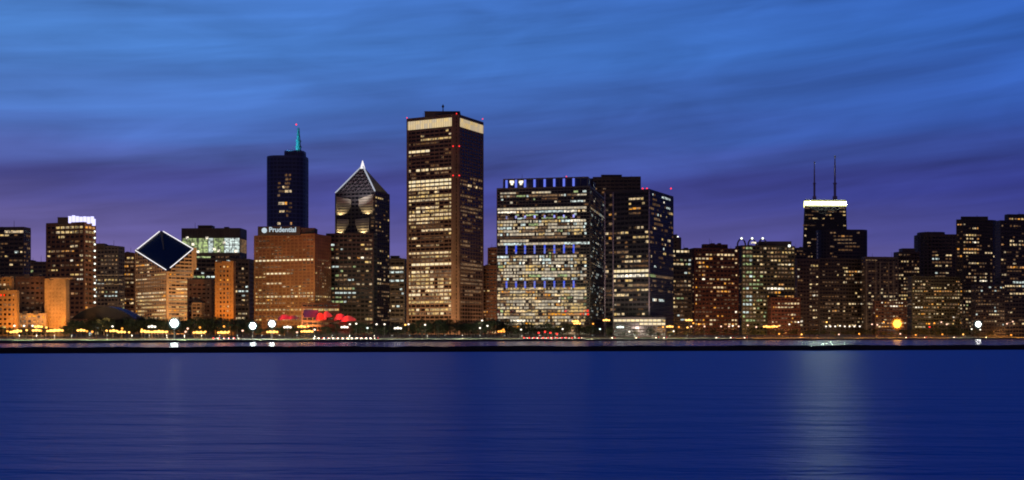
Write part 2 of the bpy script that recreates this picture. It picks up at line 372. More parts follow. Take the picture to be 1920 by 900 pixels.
class Bld:
    def __init__(s, name, label, fp, D, wall, glass, cat='skyscraper', seed=None):
        c = sum(fp, Vector((0, 0))) / len(fp)
        s.name, s.fp, s.D, s.wall, s.glass = name, fp, D, wall, glass
        s.z0 = gz(c.x, c.y); s.base = (c.x, c.y, s.z0)
        s.root = thing(name, label, cat, s.base)
        s.rnd = random.Random(zlib.crc32(label.encode()))
        s.parts = {}; s.tiers = []; s.segs = []
        s.t = 0.45
    def z(s, py): return Zp(py, s.D)
    def mb(s, part, mat):
        return s.parts.setdefault((part, mat.name), (MB(), mat))[0]
    def tier(s, top, bottom=None, fp=None, fp1=None, pitch=5.5, bay=6.0, sp=0.42, pier=1.0, ztop=None, wall=None, glass=None, parapet=1.0, piers=True, t=None, corner=None):
        """one block of the tower: glazed core, a band of wall under each floor's windows, piers, parapet, flat roof"""
        fp = fp or s.fp; fp1 = fp1 or fp; wall = wall or s.wall; glass = glass or s.glass; t = t or s.t
        z0 = s.z0 - 1 if bottom is None else s.z(bottom); z1 = s.z(top); n = len(fp)
        T = dict(fp=fp, fp1=fp1, z0=z0, z1=z1, pitch=pitch, bay=bay, sp=sp, ztop=ztop, t=t); s.tiers.append(T)
        core, wm = s.mb('glazing', glass), s.mb('wall', wall)
        zt = [ztop(p) for p in fp] if ztop else z1
        core.prism(fp, z0, fp1, zt)
        def at(i, u, z):
            k = 0 if ztop else (z - z0) / (z1 - z0)
            a = fp[i].lerp(fp1[i], k); b = fp[(i + 1) % n].lerp(fp1[(i + 1) % n], k)
            return a.lerp(b, u)
        T['at'] = at
        cor = corner if corner is not None else max(0.6, pier * 1.2)
        for i in range(n):
            a, b = fp[i], fp[(i + 1) % n]; e = b - a; ln = e.length; e = e / ln; nr = Vector((e.y, -e.x))
            if ln < 0.5: continue
            def slab(u0, u1, za, zb, th):
                lo = [at(i, u0, za), at(i, u1, za)]; hi = [at(i, u0, zb), at(i, u1, zb)]
                q = lambda pts, z: [(*(pts[0] + nr * th), z), (*(pts[1] + nr * th), z), (*(pts[1] - nr * 0.2), z), (*(pts[0] - nr * 0.2), z)]
                wm.hexa(q(lo, za), q(hi, zb))
            k = 0
            while z0 + k * pitch < z1 - 0.5:
                za = z0 + k * pitch; zb = min(za + sp * pitch, z1); u0, u1 = 0.0, 1.0
                if ztop:
                    h0, h1 = ztop(a), ztop(b)
                    if zb > max(h0, h1): break
                    if zb > h0: u0 = (zb - h0) / (h1 - h0)
                    if zb > h1: u1 = (zb - h0) / (h1 - h0)
                slab(u0, u1, za, zb, t); k += 1
            if not ztop and parapet: slab(0, 1, z1 - 0.3, z1 + parapet * 2.2, t + 0.12)
            if piers:
                nb = max(1, round(ln / bay))
                for j in range(nb + 1):
                    w = (cor if j in (0, nb) else pier) / ln; u = j / nb
                    uu = (max(0, u - w / 2), min(1, u + w / 2))
                    if j == 0: uu = (-0.3 / ln, w)
                    if j == nb: uu = (1 - w, 1 + 0.3 / ln)
                    zz = z1 - 0.35
                    if ztop: zz = min(ztop(a.lerp(b, uu[0])), ztop(a.lerp(b, uu[1]))) - 0.3
                    slab(uu[0], uu[1], z0, zz, t + 0.2)
        if not ztop and n >= 4:
            rr = random.Random(int(z1 * 10) + n); ex = (fp1[1] - fp1[0]).normalized()
            yw = math.atan2(ex.y, ex.x); cc = sum(fp1, Vector((0, 0))) / n
            for q in range(rr.randint(3, 5)):
                p = cc.lerp(fp1[rr.randrange(n)], rr.uniform(.15, .55)); hh = rr.uniform(1.6, 4.5); m_ = MB()
                m_.box((p.x, p.y, z1 + .6 + hh / 2), (rr.uniform(3, 9), rr.uniform(3, 7), hh), yw); link('roof_unit', m_.mesh('roof_unit', W_DKGREY, s.base), s.root)
            for q in range(rr.randint(1, 2)):
                p = cc.lerp(fp1[rr.randrange(n)], rr.uniform(.2, .7)); m_ = MB(); m_.tube([(p.x, p.y, z1 + .5), (p.x, p.y, z1 + rr.uniform(6, 13))], [.35, .18], 5)
                link('whip_antenna', m_.mesh('whip_antenna', W_DKGREY, s.base), s.root)
        if not ztop:
            s.mb('roof', MAT_ROOF).prism(shrink(fp1, 0.004), z1 + 0.02, shrink(fp1, 0.004), z1 + 0.6)
        return len(s.tiers) - 1
    def block(s, part, pl, pr, top, bottom, mat, dd=8, depth=14):
        """a plain roof block standing back from the front face"""
        D = s.D + dd; mb = s.mb(part, mat)
        x0, x1 = X(pl, D), X(pr, D); z0, z1 = Zp(bottom, s.D) - 0.5, Zp(top, D)
        mb.box(((x0 + x1) / 2, D + depth / 2, (z0 + z1) / 2), (x1 - x0, depth, z1 - z0))
        mb.box(((x0 + x1) / 2, D + depth / 2, z1 + 0.25), (x1 - x0 + 0.8, depth + 0.8, 0.5))
        for q in range(1, 6):
            mb.box((x0 + (x1 - x0) * q / 6, D - 0.15, (z0 + z1) / 2), (0.5, 0.5, (z1 - z0) * 0.8))
    def lit(s, ti, e, zones):
        T = s.tiers[ti]; n = len(T['fp']); a, b = T['fp'][e], T['fp'][(e + 1) % n]; ed = b - a; ln = ed.length; ed.normalize()
        nr = Vector((ed.y, -ed.x)); yaw = math.atan2(ed.y, ed.x); nb = max(1, round(ln / T['bay'])); bw = 1.0 / nb
        k = 0; rnd = s.rnd
        while T['z0'] + (k + 1) * T['pitch'] <= T['z1'] + 0.2:
            zl = T['z0'] + (k + T['sp']) * T['pitch']; zh = T['z0'] + (k + 1) * T['pitch']; zc = (zl + zh) / 2; k += 1
            py = HY - (zc - EYE) * FPX / s.D
            for (s0, s1, y0, y1, p, run, mix, *ex) in zones:
                if not (y0 <= py < y1): continue
                hf = ex[0] if ex else 0.92
                j0, j1 = round(s0 * nb), max(round(s0 * nb) + 1, round(s1 * nb)); j = j0
                keys, ws = zip(*[(q[0], float(q[1:])) for q in mix.split()])
                rowp = 1 if p >= 0.97 else min(1, p * rnd.choice((0.9, 0.97, 1.0, 1.1))) if p > 0.8 else min(1, p * rnd.choice((0.4, 0.75, 1.0, 1.2, 1.5)))
                while j < j1:
                    m = max(1, int(rnd.expovariate(1.0 / run) + 0.5)); m = min(m, j1 - j)
                    on = rnd.random() < rowp
                    if on or rnd.random() < 0.27:
                        u0, u1 = j * bw + 0.06 * bw, (j + m) * bw - 0.06 * bw
                        if p < 0.97 and m <= 2:
                            q = (u1 - u0) * rnd.uniform(0.55, 1.0); o = rnd.choice((0, 1)); u0, u1 = (u0, u0 + q) if o else (u1 - q, u1)
                        hv = hf * (rnd.uniform(0.66, 1.0) if p < 0.85 else 1)
                        if T['ztop']:
                            if min(T['ztop'](a.lerp(b, u0)), T['ztop'](a.lerp(b, u1))) < zh + 1: j += m; continue
                        c = T['at'](e, (u0 + u1) / 2, zc) + nr * (0.14 if T['fp'] is T['fp1'] else T['t'] * 0.8)
                        s.segs.append((rnd.choices(keys, ws)[0] if on else 'e', (c.x, c.y, zc), yaw, (u1 - u0) * ln, (zh - zl) * hv))
                    j += m
    def pane(s, key, px, py, w, h, yaw=0.0, dd=-0.7, part='window'):
        """one lit pane by itself at a given place"""
        D = s.D + dd; s.segs.append((key, (X(px, D), D, Zp(py, D)), yaw, w, h))
    def strip(s, part, mat, a, b, r, n=6, lab=None):
        """a straight light strip or mast as its own part"""
        mb = MB(); mb.tube([a, b], [r, r] if not isinstance(r, tuple) else list(r), n)
        return link(part, mb.mesh(part, mat, s.base), s.root)
    def beacon(s, px, py, dd=-0.8, r=0.9, mat=None):
        mb = MB(); D = s.D + dd; mb.ball((X(px, D), D, Zp(py, D)), r, 8, 6)
        return link('beacon', mb.mesh('beacon', mat or MAT_RED, s.base), s.root)
    def done(s, glow=0.55e5, rgb=(1.0, 0.58, 0.29)):
        if glow:
            c = sum(s.fp, Vector((0, 0))) / len(s.fp); y0 = min(p.y for p in s.fp); k = (y0 - 75) / c.y
            flood((c.x * k, y0 - 75, s.z0 + 9), (c.x, y0, s.z0 + 45), glow * (s.D / 1800) ** .5, rgb, R(125), 3.0)  # added spot before each building, no fixture, standing in for street glow
        for (part, _), (mb, mat) in s.parts.items():
            if mb.v: link(part, mb.mesh(part, mat, s.base), s.root)
        s.segs.sort(key=lambda q: (q[0] == 'e', -q[3] * q[4]))
        bx, by, bz = s.base
        for key, c, yaw, w, h in s.segs[:100]:
            o = link('window', unit_pane(key), s.root, (c[0] - bx, c[1] - by, c[2] - bz))
            o.rotation_euler = (0, 0, yaw); o.scale = (w, 0.12, h)
        rest = s.segs[100:]
        if rest:
            mb = MB(); keys = sorted({q[0] for q in rest})
            for key, c, yaw, w, h in rest: mb.box(c, (w, 0.12, h), yaw, keys.index(key))
            tag(link('windows', mb.mesh('windows', [LIT[k] for k in keys], s.base), s.root), kind='stuff')

MAT_ROOF = wall_mat('roof_felt', (0.03, 0.03, 0.034), 0.9)
MAT_RED = lamp_mat('red_beacon', (1.0, 0.03, 0.03), 2.2, 'NONE')
MAT_LINE = lamp_mat('white_light_strip', (1.0, 0.95, 0.97), 1.1, 'NONE')
MAT_LINE2 = lamp_mat('soft_white_light_strip', (0.80, 0.85, 1.0), 0.55, 'NONE')
MAT_VIOLET = lamp_mat('violet_white_light', (0.62, 0.60, 1.0), 1.6, 'NONE')
MAT_BLUE = lamp_mat('blue_fin_light', (0.16, 0.22, 0.95), 0.9, 'NONE')
MAT_SIGN = lamp_mat('white_sign_light', (0.75, 0.90, 1.0), 0.75, 'NONE')
G_BLACK = glass_mat('black_glass', (0.006, 0.006, 0.009)); G_BLUE = glass_mat('blue_black_glass', (0.008, 0.012, 0.035), 0.15)
G_BROWN = glass_mat('bronze_glass', (0.014, 0.008, 0.006)); G_GREEN = glass_mat('green_black_glass', (0.006, 0.011, 0.009))
W_BROWN = wall_mat('dark_brown_stone', (0.13, 0.068, 0.046)); W_TAN = wall_mat('tan_limestone', (0.36, 0.25, 0.15)); W_BLACK = wall_mat('black_metal', (0.045, 0.038, 0.036), 0.6)
W_GREY = wall_mat('grey_concrete', (0.14, 0.125, 0.12)); W_BRICK = wall_mat('red_brown_brick', (0.15, 0.062, 0.035)); W_PALE = wall_mat('pale_frame', (0.30, 0.25, 0.25))
W_MAROON = wall_mat('maroon_granite', (0.19, 0.085, 0.065)); W_DKGREY = wall_mat('charcoal_panel', (0.07, 0.058, 0.058), 0.7); W_RED = wall_mat('dark_red_brick', (0.12, 0.042, 0.028))
W_OLIVE = wall_mat('olive_concrete', (0.10, 0.10, 0.06))

def flood(loc, target, energy, rgb, size=R(70), rad=2.0):  # bare spots without fixtures, both floodlights and added facade glow
    o = link('floodlight', lamp_data('floodlight', 'SPOT', energy, rgb, spot_size=size, spot_blend=0.6, shadow_soft_size=rad)); o.location = loc; aim(o, target)
    return o
def build_city():
    # ---- far left
    b = Bld('office_tower', 'black office tower at the far left edge with one pale strip under its roof', box_fp(-35, 44, 57, 1750, 5), 1750, W_DKGREY, G_BLACK)
    t = b.tier(428, pitch=6.2, bay=7, sp=0.45, pier=0.8)
    b.lit(t, 0, [(0, 1, 440, 530, .2, 1.6, 'w3 g3 c1 d4')]); b.lit(t, 1, [(0, 1, 440, 530, .2, 1, 'd3 g1')])
    for px in (14, 26, 38): b.pane('w', px, 434.5, 8.6, 3.4)
    b.done()
    b = Bld('office_block', 'low blue-black block with greenish windows behind the far left tower', box_fp(46, 88, 96, 1900, 4), 1900, W_DKGREY, G_BLUE)
    t = b.tier(493, pitch=6.5, bay=7, sp=0.4)
    b.lit(t, 0, [(0, 1, 495, 560, .42, 1.3, 'c4 v3 g2 d2')]); b.done()
    # ---- brown tower with violet lights on its crown
    fp = box_fp(87, 158, 179, 1600, 18)
    b = Bld('apartment_tower', 'brown tower with violet-white crown lights and a string of white lights down one edge', fp, 1600, W_BROWN, G_BROWN)
    t = b.tier(419, pitch=6.4, bay=7.5, sp=0.5, pier=1.6)
    b.lit(t, 0, [(.25, .95, 418, 435, .97, 1.5, 'g3 w3'), (0, .35, 455, 475, .75, 1.5, 'w1 g1 d2'), (0, 1, 434, 600, .3, 1.2, 'w2 g2 a2 d4 h0.4')])
    b.lit(t, 1, [(0, 1, 418, 435, .97, 1.5, 'g3 a1'), (0, 1, 434, 600, .3, 1, 'g2 a2 d3')])
    b.block('penthouse', 108, 128, 408, 420, W_DKGREY, 4, 20)
    for px, py in ((131, 409), (138, 407.5), (145, 409), (152, 410), (159, 409.5), (166, 410), (173, 409.5), (176, 414)):
        mb = MB(); mb.box((X(px, 1606), 1606, Zp(py, 1606) - 2), (3.6, 3.0, 9)); link('crown_light', mb.mesh('crown_light', MAT_VIOLET, b.base), b.root)
    for i in range(13):
        q = fp[1].lerp(fp[2], 0.93); mb = MB(); py = 434 + i * 12.1
        mb.ball((q.x + 0.6, q.y - 1.2, Zp(py, 1620)), 1.25, 8, 6); link('edge_lamp', mb.mesh('edge_lamp', MAT_EDGE, b.base), b.root)
    b.done()
    # ---- buildings between brown tower and diamond roof
    b = Bld('office_block', 'grey stepped block with a pale cornice beside the brown tower', box_fp(176, 222, 233, 1780, 12), 1780, W_GREY, G_BLACK)
    t = b.tier(464, pitch=6, bay=6, sp=0.5, pier=1.4)
    b.lit(t, 0, [(.35, .95, 466, 512, .5, 1.6, 'd3 a1 g1'), (0, 1, 518, 590, .62, 1.6, 'd3 v1 c1 g2')])
    b.lit(t, 1, [(0, 1, 518, 590, .5, 1, 'g2 v1 d2')])
    for py in (516, 533): b.pane('d', 204, py, 42, 1.3, 0, -4, 'cornice')  # lit cornice drawn as faintly glowing panes, light put into the material
    b.block('penthouse', 180, 195, 457, 465, W_DKGREY, 2, 14); b.done()
    b = Bld('apartment_block', 'narrow dark brown block just left of the diamond-roofed tower', box_fp(229, 252, 258, 1850, 8), 1850, W_BROWN, G_BROWN)
    t = b.tier(477, pitch=6.4, bay=6, sp=0.5); b.lit(t, 0, [(0, 1, 478, 486, .95, 3, 'g1'), (0, 1, 486, 600, .42, 1.3, 'w2 g2 a2 d3')]); b.done()
    # ---- diamond-roofed tower
    D = 1600; fp = box_fp(254, 313, 362, D, 46)
    b = Bld('office_tower', 'tan tower whose slanted diamond roof is edged with white light', fp, D, W_TAN, G_BROWN)
    zl, zf, zr = Zp(471.5, fp[0].y), Zp(509, fp[1].y), Zp(468.5, fp[2].y); zb = zl + zr - zf
    def plane(p):
        u, v = (fp[0] - fp[1]), (fp[2] - fp[1]); d = p - fp[1]; det = u.x * v.y - u.y * v.x
        a = (d.x * v.y - d.y * v.x) / det; c = (u.x * d.y - u.y * d.x) / det
        return zf + a * (zl - zf) + c * (zr - zf)
    t = b.tier(430, pitch=4.9, bay=7, sp=0.48, pier=0.45, ztop=plane, glass=G_BROWN, corner=2.4)
    b.lit(t, 0, [(0, 1, 480, 545, .72, 2.5, 'd6 g3 a2 w0.4'), (0, 1, 545, 600, .9, 3, 'g5 w1.5 a1 d1')])
    b.lit(t, 1, [(0, 1, 480, 535, .6, 2.2, 'd6 a3 g2 h0.3'), (0, 1, 535, 600, .8, 3, 'g4 a2 w1 d2')])
    roof = MB(); v3 = lambda p, lift=0.5: Vector((p.x, p.y, plane(p) + lift))
    q = [v3(p) for p in fp]; roof.hexa([p - Vector((0, 0, .8)) for p in q], q)
    nrm = (q[2] - q[1]).cross(q[0] - q[1]).normalized()
    for k in range(1, 12):
        a, c = q[1].lerp(q[2], k / 12), q[0].lerp(q[3], k / 12); roof.tube([a + nrm * .1, c + nrm * .1], [.12, .12], 4)
    cp = b.mb('corner_pier', W_TAN)
    for pt in (fp[0], fp[2]): cp.box((pt.x * .997, pt.y + 2, plane(pt) - 12), (4.2, 4.2, 30), R(46))
    for k in range(1, 12):     # glazing bars across the sloping roof
        a, c = q[1].lerp(q[0], k / 12), q[2].lerp(q[3], k / 12); roof.tube([a + nrm * .1, c + nrm * .1], [.18, .18], 4)
    link('diamond_roof', roof.mesh('diamond_roof', G_BLACK, b.base), b.root)
    slit = MB(); a, c = q[3] + nrm * .5, q[3].lerp((q[1] + q[3]) / 2, 1.0) + nrm * .5
    slit.tube([a.lerp(c, .08), a.lerp(c, .95)], [1.5, .7], 6); link('roof_slit', slit.mesh('roof_slit', W_GREY, b.base), b.root)
    up = Vector((0, 0, .9))
    for a, c, i, j in ((q[0], q[3], 0, .94), (q[3], q[2], .07, 1), (q[2], q[1], 0, .88), (q[1], q[0], .03, 1)):
        b.strip('light_strip', MAT_LINE, a.lerp(c, i) + up, a.lerp(c, j) + up, 0.68)
    for s0, s1, py, k in ((.25, .75, 483, 'd'), (.45, .8, 488, 'v'), (.55, .85, 485, 'd')):
        pass
    b.done()
    flood((X(300, 1515), 1515, 12), (X(285, 1620), 1620, 55), 4.2e5, (1.0, 0.55, 0.22), R(110)); flood((X(340, 1515), 1515, 12), (X(340, 1620), 1620, 50), 2.8e5, (1.0, 0.48, 0.18), R(110))
    # ---- green-white lit crown behind
    b = Bld('office_tower', 'broad tower with a black cap over tall bright greenish-white top floors', box_fp(341, 450, 462, 1950, 3), 1950, W_DKGREY, G_BLACK)
    t = b.tier(476, pitch=6.5, bay=8, sp=0.42, pier=0.7)
    b.lit(t, 0, [(.0, .6, 493, 500, .9, 3, 'c2 h1'), (0, .55, 500, 530, .62, 2.6, 'c3 h1 v1'), (.1, .8, 480, 494, .35, 1.6, 'd3 c1 v1'), (0, .6, 530, 560, .2, 1.2, 'd2 g1')])
    t2 = b.tier(430, bottom=476, fp=b.fp, pitch=26.0, bay=9, sp=0.08, pier=0.8)
    b.lit(t2, 0, [(0, 1, 440, 476, 1, 1, 'v5 c3', 1.0)]); b.lit(t2, 1, [(0, 1, 440, 476, 1, 1, 'v1 d3')])
    for px, py in ((351, 446), (362, 458), (388, 446), (420, 455), (402, 467), (442, 471), (410, 470), (371, 472)):
        b.pane('h', px, py, 4.5, 4, 0, -3)
    mb = b.mb('cap', W_BLACK); q = [p + (p - sum(b.fp, Vector((0, 0))) / 4) * .012 for p in b.fp]; mb.prism(q, b.z(444), q, b.z(429))
    b.block('penthouse', 371, 397, 423, 431, W_BLACK, 6, 20); b.done()
    b = Bld('apartment_block', 'dark brown stepped block at the right foot of the diamond-roofed tower', box_fp(352, 396, 406, 1520, 6), 1520, W_BROWN, G_BROWN)
    t = b.tier(527, pitch=5.5, bay=6, sp=0.6, pier=2); b.lit(t, 0, [(0, 1, 528, 600, .12, 1, 'd3 a1')])
    t = b.tier(571, fp=box_fp(360, 377, 383, 1505, 6), pitch=4.5, bay=5, sp=0.5, wall=W_TAN); b.lit(t, 0, [(0, 1, 572, 600, .85, 3, 'a1 g2')]); b.done()
    fo = box_fp(404, 437, 441, 1450, 6)
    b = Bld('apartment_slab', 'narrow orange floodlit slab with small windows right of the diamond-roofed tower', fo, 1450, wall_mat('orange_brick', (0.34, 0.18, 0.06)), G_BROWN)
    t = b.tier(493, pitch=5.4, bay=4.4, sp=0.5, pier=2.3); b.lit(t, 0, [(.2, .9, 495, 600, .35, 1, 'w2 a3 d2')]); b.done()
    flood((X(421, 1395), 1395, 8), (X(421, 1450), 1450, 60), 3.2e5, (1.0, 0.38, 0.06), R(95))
    b = Bld('apartment_tower', 'black tower with scattered small white windows left of the copper-brown office block', box_fp(432, 467, 476, 1850, 5), 1850, W_DKGREY, G_BLACK)
    t = b.tier(488, pitch=7, bay=6.5, sp=0.5, pier=1.2); b.lit(t, 0, [(0, 1, 490, 605, .38, 1.1, 'w3 c3 d3 g1')]); b.done()
    # ---- orange lit hotel group, far left front
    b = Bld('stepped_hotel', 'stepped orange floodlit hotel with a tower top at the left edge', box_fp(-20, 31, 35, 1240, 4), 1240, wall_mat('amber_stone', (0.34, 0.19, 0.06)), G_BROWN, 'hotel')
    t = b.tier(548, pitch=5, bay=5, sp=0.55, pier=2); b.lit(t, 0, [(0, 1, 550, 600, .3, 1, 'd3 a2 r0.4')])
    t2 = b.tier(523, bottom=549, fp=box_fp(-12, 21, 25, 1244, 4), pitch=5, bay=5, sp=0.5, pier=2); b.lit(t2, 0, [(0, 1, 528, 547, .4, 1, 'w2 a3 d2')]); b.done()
    b = Bld('hotel_wing', 'wide dark brown hotel wing whose right end glows orange, above a lit arcade', box_fp(30, 84, 88, 1290, 3), 1290, W_BROWN, G_BROWN, 'hotel')
    t = b.tier(522, pitch=5.4, bay=5.2, sp=0.6, pier=2); b.lit(t, 0, [(0, 1, 530, 590, .05, 1, 'd1')])
    t3 = b.tier(592, fp=box_fp(34, 86, 88, 1262, 3), pitch=4.5, bay=5, sp=0.35, pier=1.6, wall=W_TAN); b.lit(t3, 0, [(0, 1, 592, 625, 1, 1, 'a4 d2')]); b.done()
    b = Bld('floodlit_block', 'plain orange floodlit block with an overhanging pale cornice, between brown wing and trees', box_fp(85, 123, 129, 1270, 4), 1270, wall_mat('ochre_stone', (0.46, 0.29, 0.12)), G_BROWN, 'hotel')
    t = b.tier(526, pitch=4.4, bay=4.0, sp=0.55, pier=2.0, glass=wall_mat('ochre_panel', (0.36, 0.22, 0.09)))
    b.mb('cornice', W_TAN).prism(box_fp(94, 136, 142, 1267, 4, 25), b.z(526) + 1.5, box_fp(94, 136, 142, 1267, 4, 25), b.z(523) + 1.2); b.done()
    for px, D, e in ((12, 1208, 0.95e5), (52, 1234, 0.15e5), (104, 1236, 1.15e5)):
        flood((X(px, D), D, 8), (X(px, D + 32), D + 32, 36), e, (1.0, 0.36, 0.05), R(84))
    b = Bld('domed_hall', 'low hall with a dark shallow vaulted roof below the grey stepped block', box_fp(165, 228, 232, 1330, 4), 1330, W_DKGREY, G_BLACK, 'hall')
    t = b.tier(598, pitch=6, bay=8, sp=0.4); b.lit(t, 0, [(0, .3, 598, 625, .3, 1, 'c1 g1')])
    mb = b.mb('vaulted_roof', wall_mat('slate_blue_metal', (0.02, 0.022, 0.03), 0.5)); n = 14; D = 1330
    for i in range(n):
        a0, a1 = i / n, (i + 1) / n; h = lambda a: b.z(598) + 14 * math.sin(math.pi * a) ** .8
        x0, x1 = X(165, D) + a0 * 70 - 18, X(165, D) + a1 * 70 - 18
        mb.hexa([(x0, D - 2, b.z(598)), (x1, D - 2, b.z(598)), (x1, D + 32, b.z(598)), (x0, D + 32, b.z(598))], [(x0, D - 2, h(a0) + .3), (x1, D - 2, h(a1) + .3), (x1, D + 32, h(a1) + .3), (x0, D + 32, h(a0) + .3)])
    b.done()
    # ---- copper brown office block with the illuminated name
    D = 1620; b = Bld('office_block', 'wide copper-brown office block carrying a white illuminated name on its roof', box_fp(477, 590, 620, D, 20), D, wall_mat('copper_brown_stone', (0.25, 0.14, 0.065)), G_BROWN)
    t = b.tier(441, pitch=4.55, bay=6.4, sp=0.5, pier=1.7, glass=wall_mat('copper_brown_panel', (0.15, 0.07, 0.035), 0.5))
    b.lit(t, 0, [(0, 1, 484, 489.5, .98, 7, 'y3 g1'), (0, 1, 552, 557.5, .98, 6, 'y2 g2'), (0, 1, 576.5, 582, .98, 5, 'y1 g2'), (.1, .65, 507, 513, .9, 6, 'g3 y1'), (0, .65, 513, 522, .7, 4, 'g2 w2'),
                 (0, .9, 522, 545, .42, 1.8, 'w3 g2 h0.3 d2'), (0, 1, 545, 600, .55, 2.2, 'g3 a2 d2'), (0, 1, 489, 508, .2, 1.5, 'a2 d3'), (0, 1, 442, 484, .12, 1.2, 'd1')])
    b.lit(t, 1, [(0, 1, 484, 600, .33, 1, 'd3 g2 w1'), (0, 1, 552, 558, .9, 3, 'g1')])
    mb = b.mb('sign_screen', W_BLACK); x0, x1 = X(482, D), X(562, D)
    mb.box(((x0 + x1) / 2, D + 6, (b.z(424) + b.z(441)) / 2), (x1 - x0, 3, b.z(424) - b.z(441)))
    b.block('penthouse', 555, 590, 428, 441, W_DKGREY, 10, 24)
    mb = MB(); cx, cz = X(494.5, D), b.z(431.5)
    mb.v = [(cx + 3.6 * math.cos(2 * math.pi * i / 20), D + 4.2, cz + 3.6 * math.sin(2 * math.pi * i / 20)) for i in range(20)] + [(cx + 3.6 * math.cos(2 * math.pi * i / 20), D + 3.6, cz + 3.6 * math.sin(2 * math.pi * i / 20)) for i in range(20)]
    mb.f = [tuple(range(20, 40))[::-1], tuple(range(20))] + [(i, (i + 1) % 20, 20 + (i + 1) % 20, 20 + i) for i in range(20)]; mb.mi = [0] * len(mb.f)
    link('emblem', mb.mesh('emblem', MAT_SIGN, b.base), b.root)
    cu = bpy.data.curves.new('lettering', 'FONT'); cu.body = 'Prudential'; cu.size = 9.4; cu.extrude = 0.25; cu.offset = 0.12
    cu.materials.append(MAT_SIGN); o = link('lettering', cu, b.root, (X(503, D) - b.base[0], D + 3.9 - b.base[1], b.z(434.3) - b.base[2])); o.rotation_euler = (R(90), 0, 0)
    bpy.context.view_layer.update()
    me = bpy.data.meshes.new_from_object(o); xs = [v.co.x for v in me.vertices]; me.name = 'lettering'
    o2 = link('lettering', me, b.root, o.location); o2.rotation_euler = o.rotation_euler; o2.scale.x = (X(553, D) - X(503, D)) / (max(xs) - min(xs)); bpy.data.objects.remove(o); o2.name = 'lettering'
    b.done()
    for px, e in ((490, 1.9e5), (535, 1.9e5), (580, 1.7e5)): flood((X(px, 1550), 1550, 8), (X(px, D), D, 45), e, (1.0, 0.52, 0.17), R(120))
    b = Bld('podium_block', 'low reddish podium with a long lit strip at the foot of the copper-brown block', box_fp(566, 637, 640, 1560, 3), 1560, W_BRICK, G_BROWN, 'block')
    t = b.tier(571, pitch=6, bay=7, sp=0.5); b.lit(t, 0, [(0, 1, 576, 582, 1, 8, 'g1 a1'), (0, 1, 583, 610, .4, 2, 'g1 d2')]); b.done()
    # ---- blue black tower with a teal spire
    D = 2500
    b = Bld('skyscraper', 'sleek blue-black skyscraper with a thin teal spire behind the copper-brown block', round_fp(496.5, 571, D, 70, 26), D, glass_mat('navy_mullion', (0.06, 0.075, 0.22), 0.5), glass_mat('deep_blue_glass', (0.02, 0.028, 0.10), 0.3))
    t = b.tier(293, pitch=8.5, bay=8, sp=0.3, pier=0.6); nf = [len(b.fp) - 2, len(b.fp) - 1, 0, 1, 2]
    b.lit(t, 0, [(.08, .95, 315, 325, .3, 1.2, 'w2 a1 d2'), (.1, .95, 325, 355, .16, 1, 'w1 d2'), (.05, 1, 355, 425, .3, 1.3, 'w3 a2 h0.5 d3'), (.0, 1, 425, 436, .2, 1.2, 'h1 w1')])
    t2 = b.tier(283, bottom=293, fp=round_fp(531, 568, D + 4, 50, 16), pitch=8.5, bay=8, sp=0.3, pier=0.6)
    b.strip('spire', wall_mat('teal_steel', (0.03, 0.16, 0.20), 0.4), (X(555.5, D), D + 25, b.z(284)), (X(555.5, D), D + 25, b.z(236)), (6.5, 2.0), 8)
    for py, r in ((262, 6.2), (273, 7)):
        mb = MB(); mb.tube([(X(555.5, D), D + 25, b.z(py)), (X(555.5, D), D + 25, b.z(py) + 2)], [r, r], 10); link('spire_collar', mb.mesh('spire_collar', MATS['teal_steel'], b.base), b.root)
    b.beacon(555.5, 233.5, 25, 1.6); b.done(2.2e5, (.55, .6, 1.0))
    flood((X(540, D) - 20, D - 25, b.z(283) + 3), (X(555.5, D), D + 25, b.z(255)), 4e5, (0.2, 0.9, 1.0), R(60))
    # ---- pointed tower with lit ridges
    D = 1800; fp = box_fp(629, 703, 730, D, 20)
    b = Bld('skyscraper', 'dark tower with a pointed pyramid top, white-lit ridges and glowing chevrons', fp, D, W_DKGREY, G_BLACK)
    t = b.tier(360, pitch=6.2, bay=7, sp=0.45, pier=1.0)
    b.lit(t, 0, [(0, 1, 440, 600, .34, 1.2, 'w2 g2 c2 d4 h0.4'), (.5, .85, 470, 535, .5, 1, 'w2 h1 g2'), (.72, 1, 362, 440, .2, 1, 'd2')])
    b.lit(t, 1, [(0, 1, 365, 420, .4, 1.8, 'd3 g2 v1'), (0, 1, 420, 600, .3, 1.2, 'd3 g2 w1')])
    ap = sum(fp, Vector((0, 0))) / 4; apz = b.z(312) + 6; ze = b.z(359)
    mb = b.mb('pyramid_roof', glass_mat('smoky_glass', (0.012, 0.013, 0.018), 0.3)); A = (ap.x, ap.y, apz)
    mb.add([(p.x, p.y, ze) for p in fp] + [A], [(0, 1, 4), (1, 2, 4), (2, 3, 4), (3, 0, 4), (3, 2, 1, 0)])
    mb2 = b.mb('roof_lattice', W_PALE); Lc, F_, Rc = [Vector((p.x, p.y, ze)) for p in fp[:3]]; AV = Vector(A)
    for k in range(1, 8):
        u = k / 8; nr = Vector((0, -.4, .3))
        mb2.tube([Lc.lerp(F_, u) + nr, AV.lerp(F_, u) + nr], [.35, .35], 4); mb2.tube([Lc.lerp(F_, u) + nr, Lc.lerp(AV, u) + nr], [.35, .35], 4)
        mb2.tube([Lc.lerp(AV, u) + nr, F_.lerp(AV, u) + nr], [.35, .35], 4)
    flood((X(668, D), D - 40, b.z(372)), (ap.x, ap.y, b.z(338)), 0.8e5, (.9, .9, 1.0), R(70))  # spot added in mid-air to brighten the roof lattice
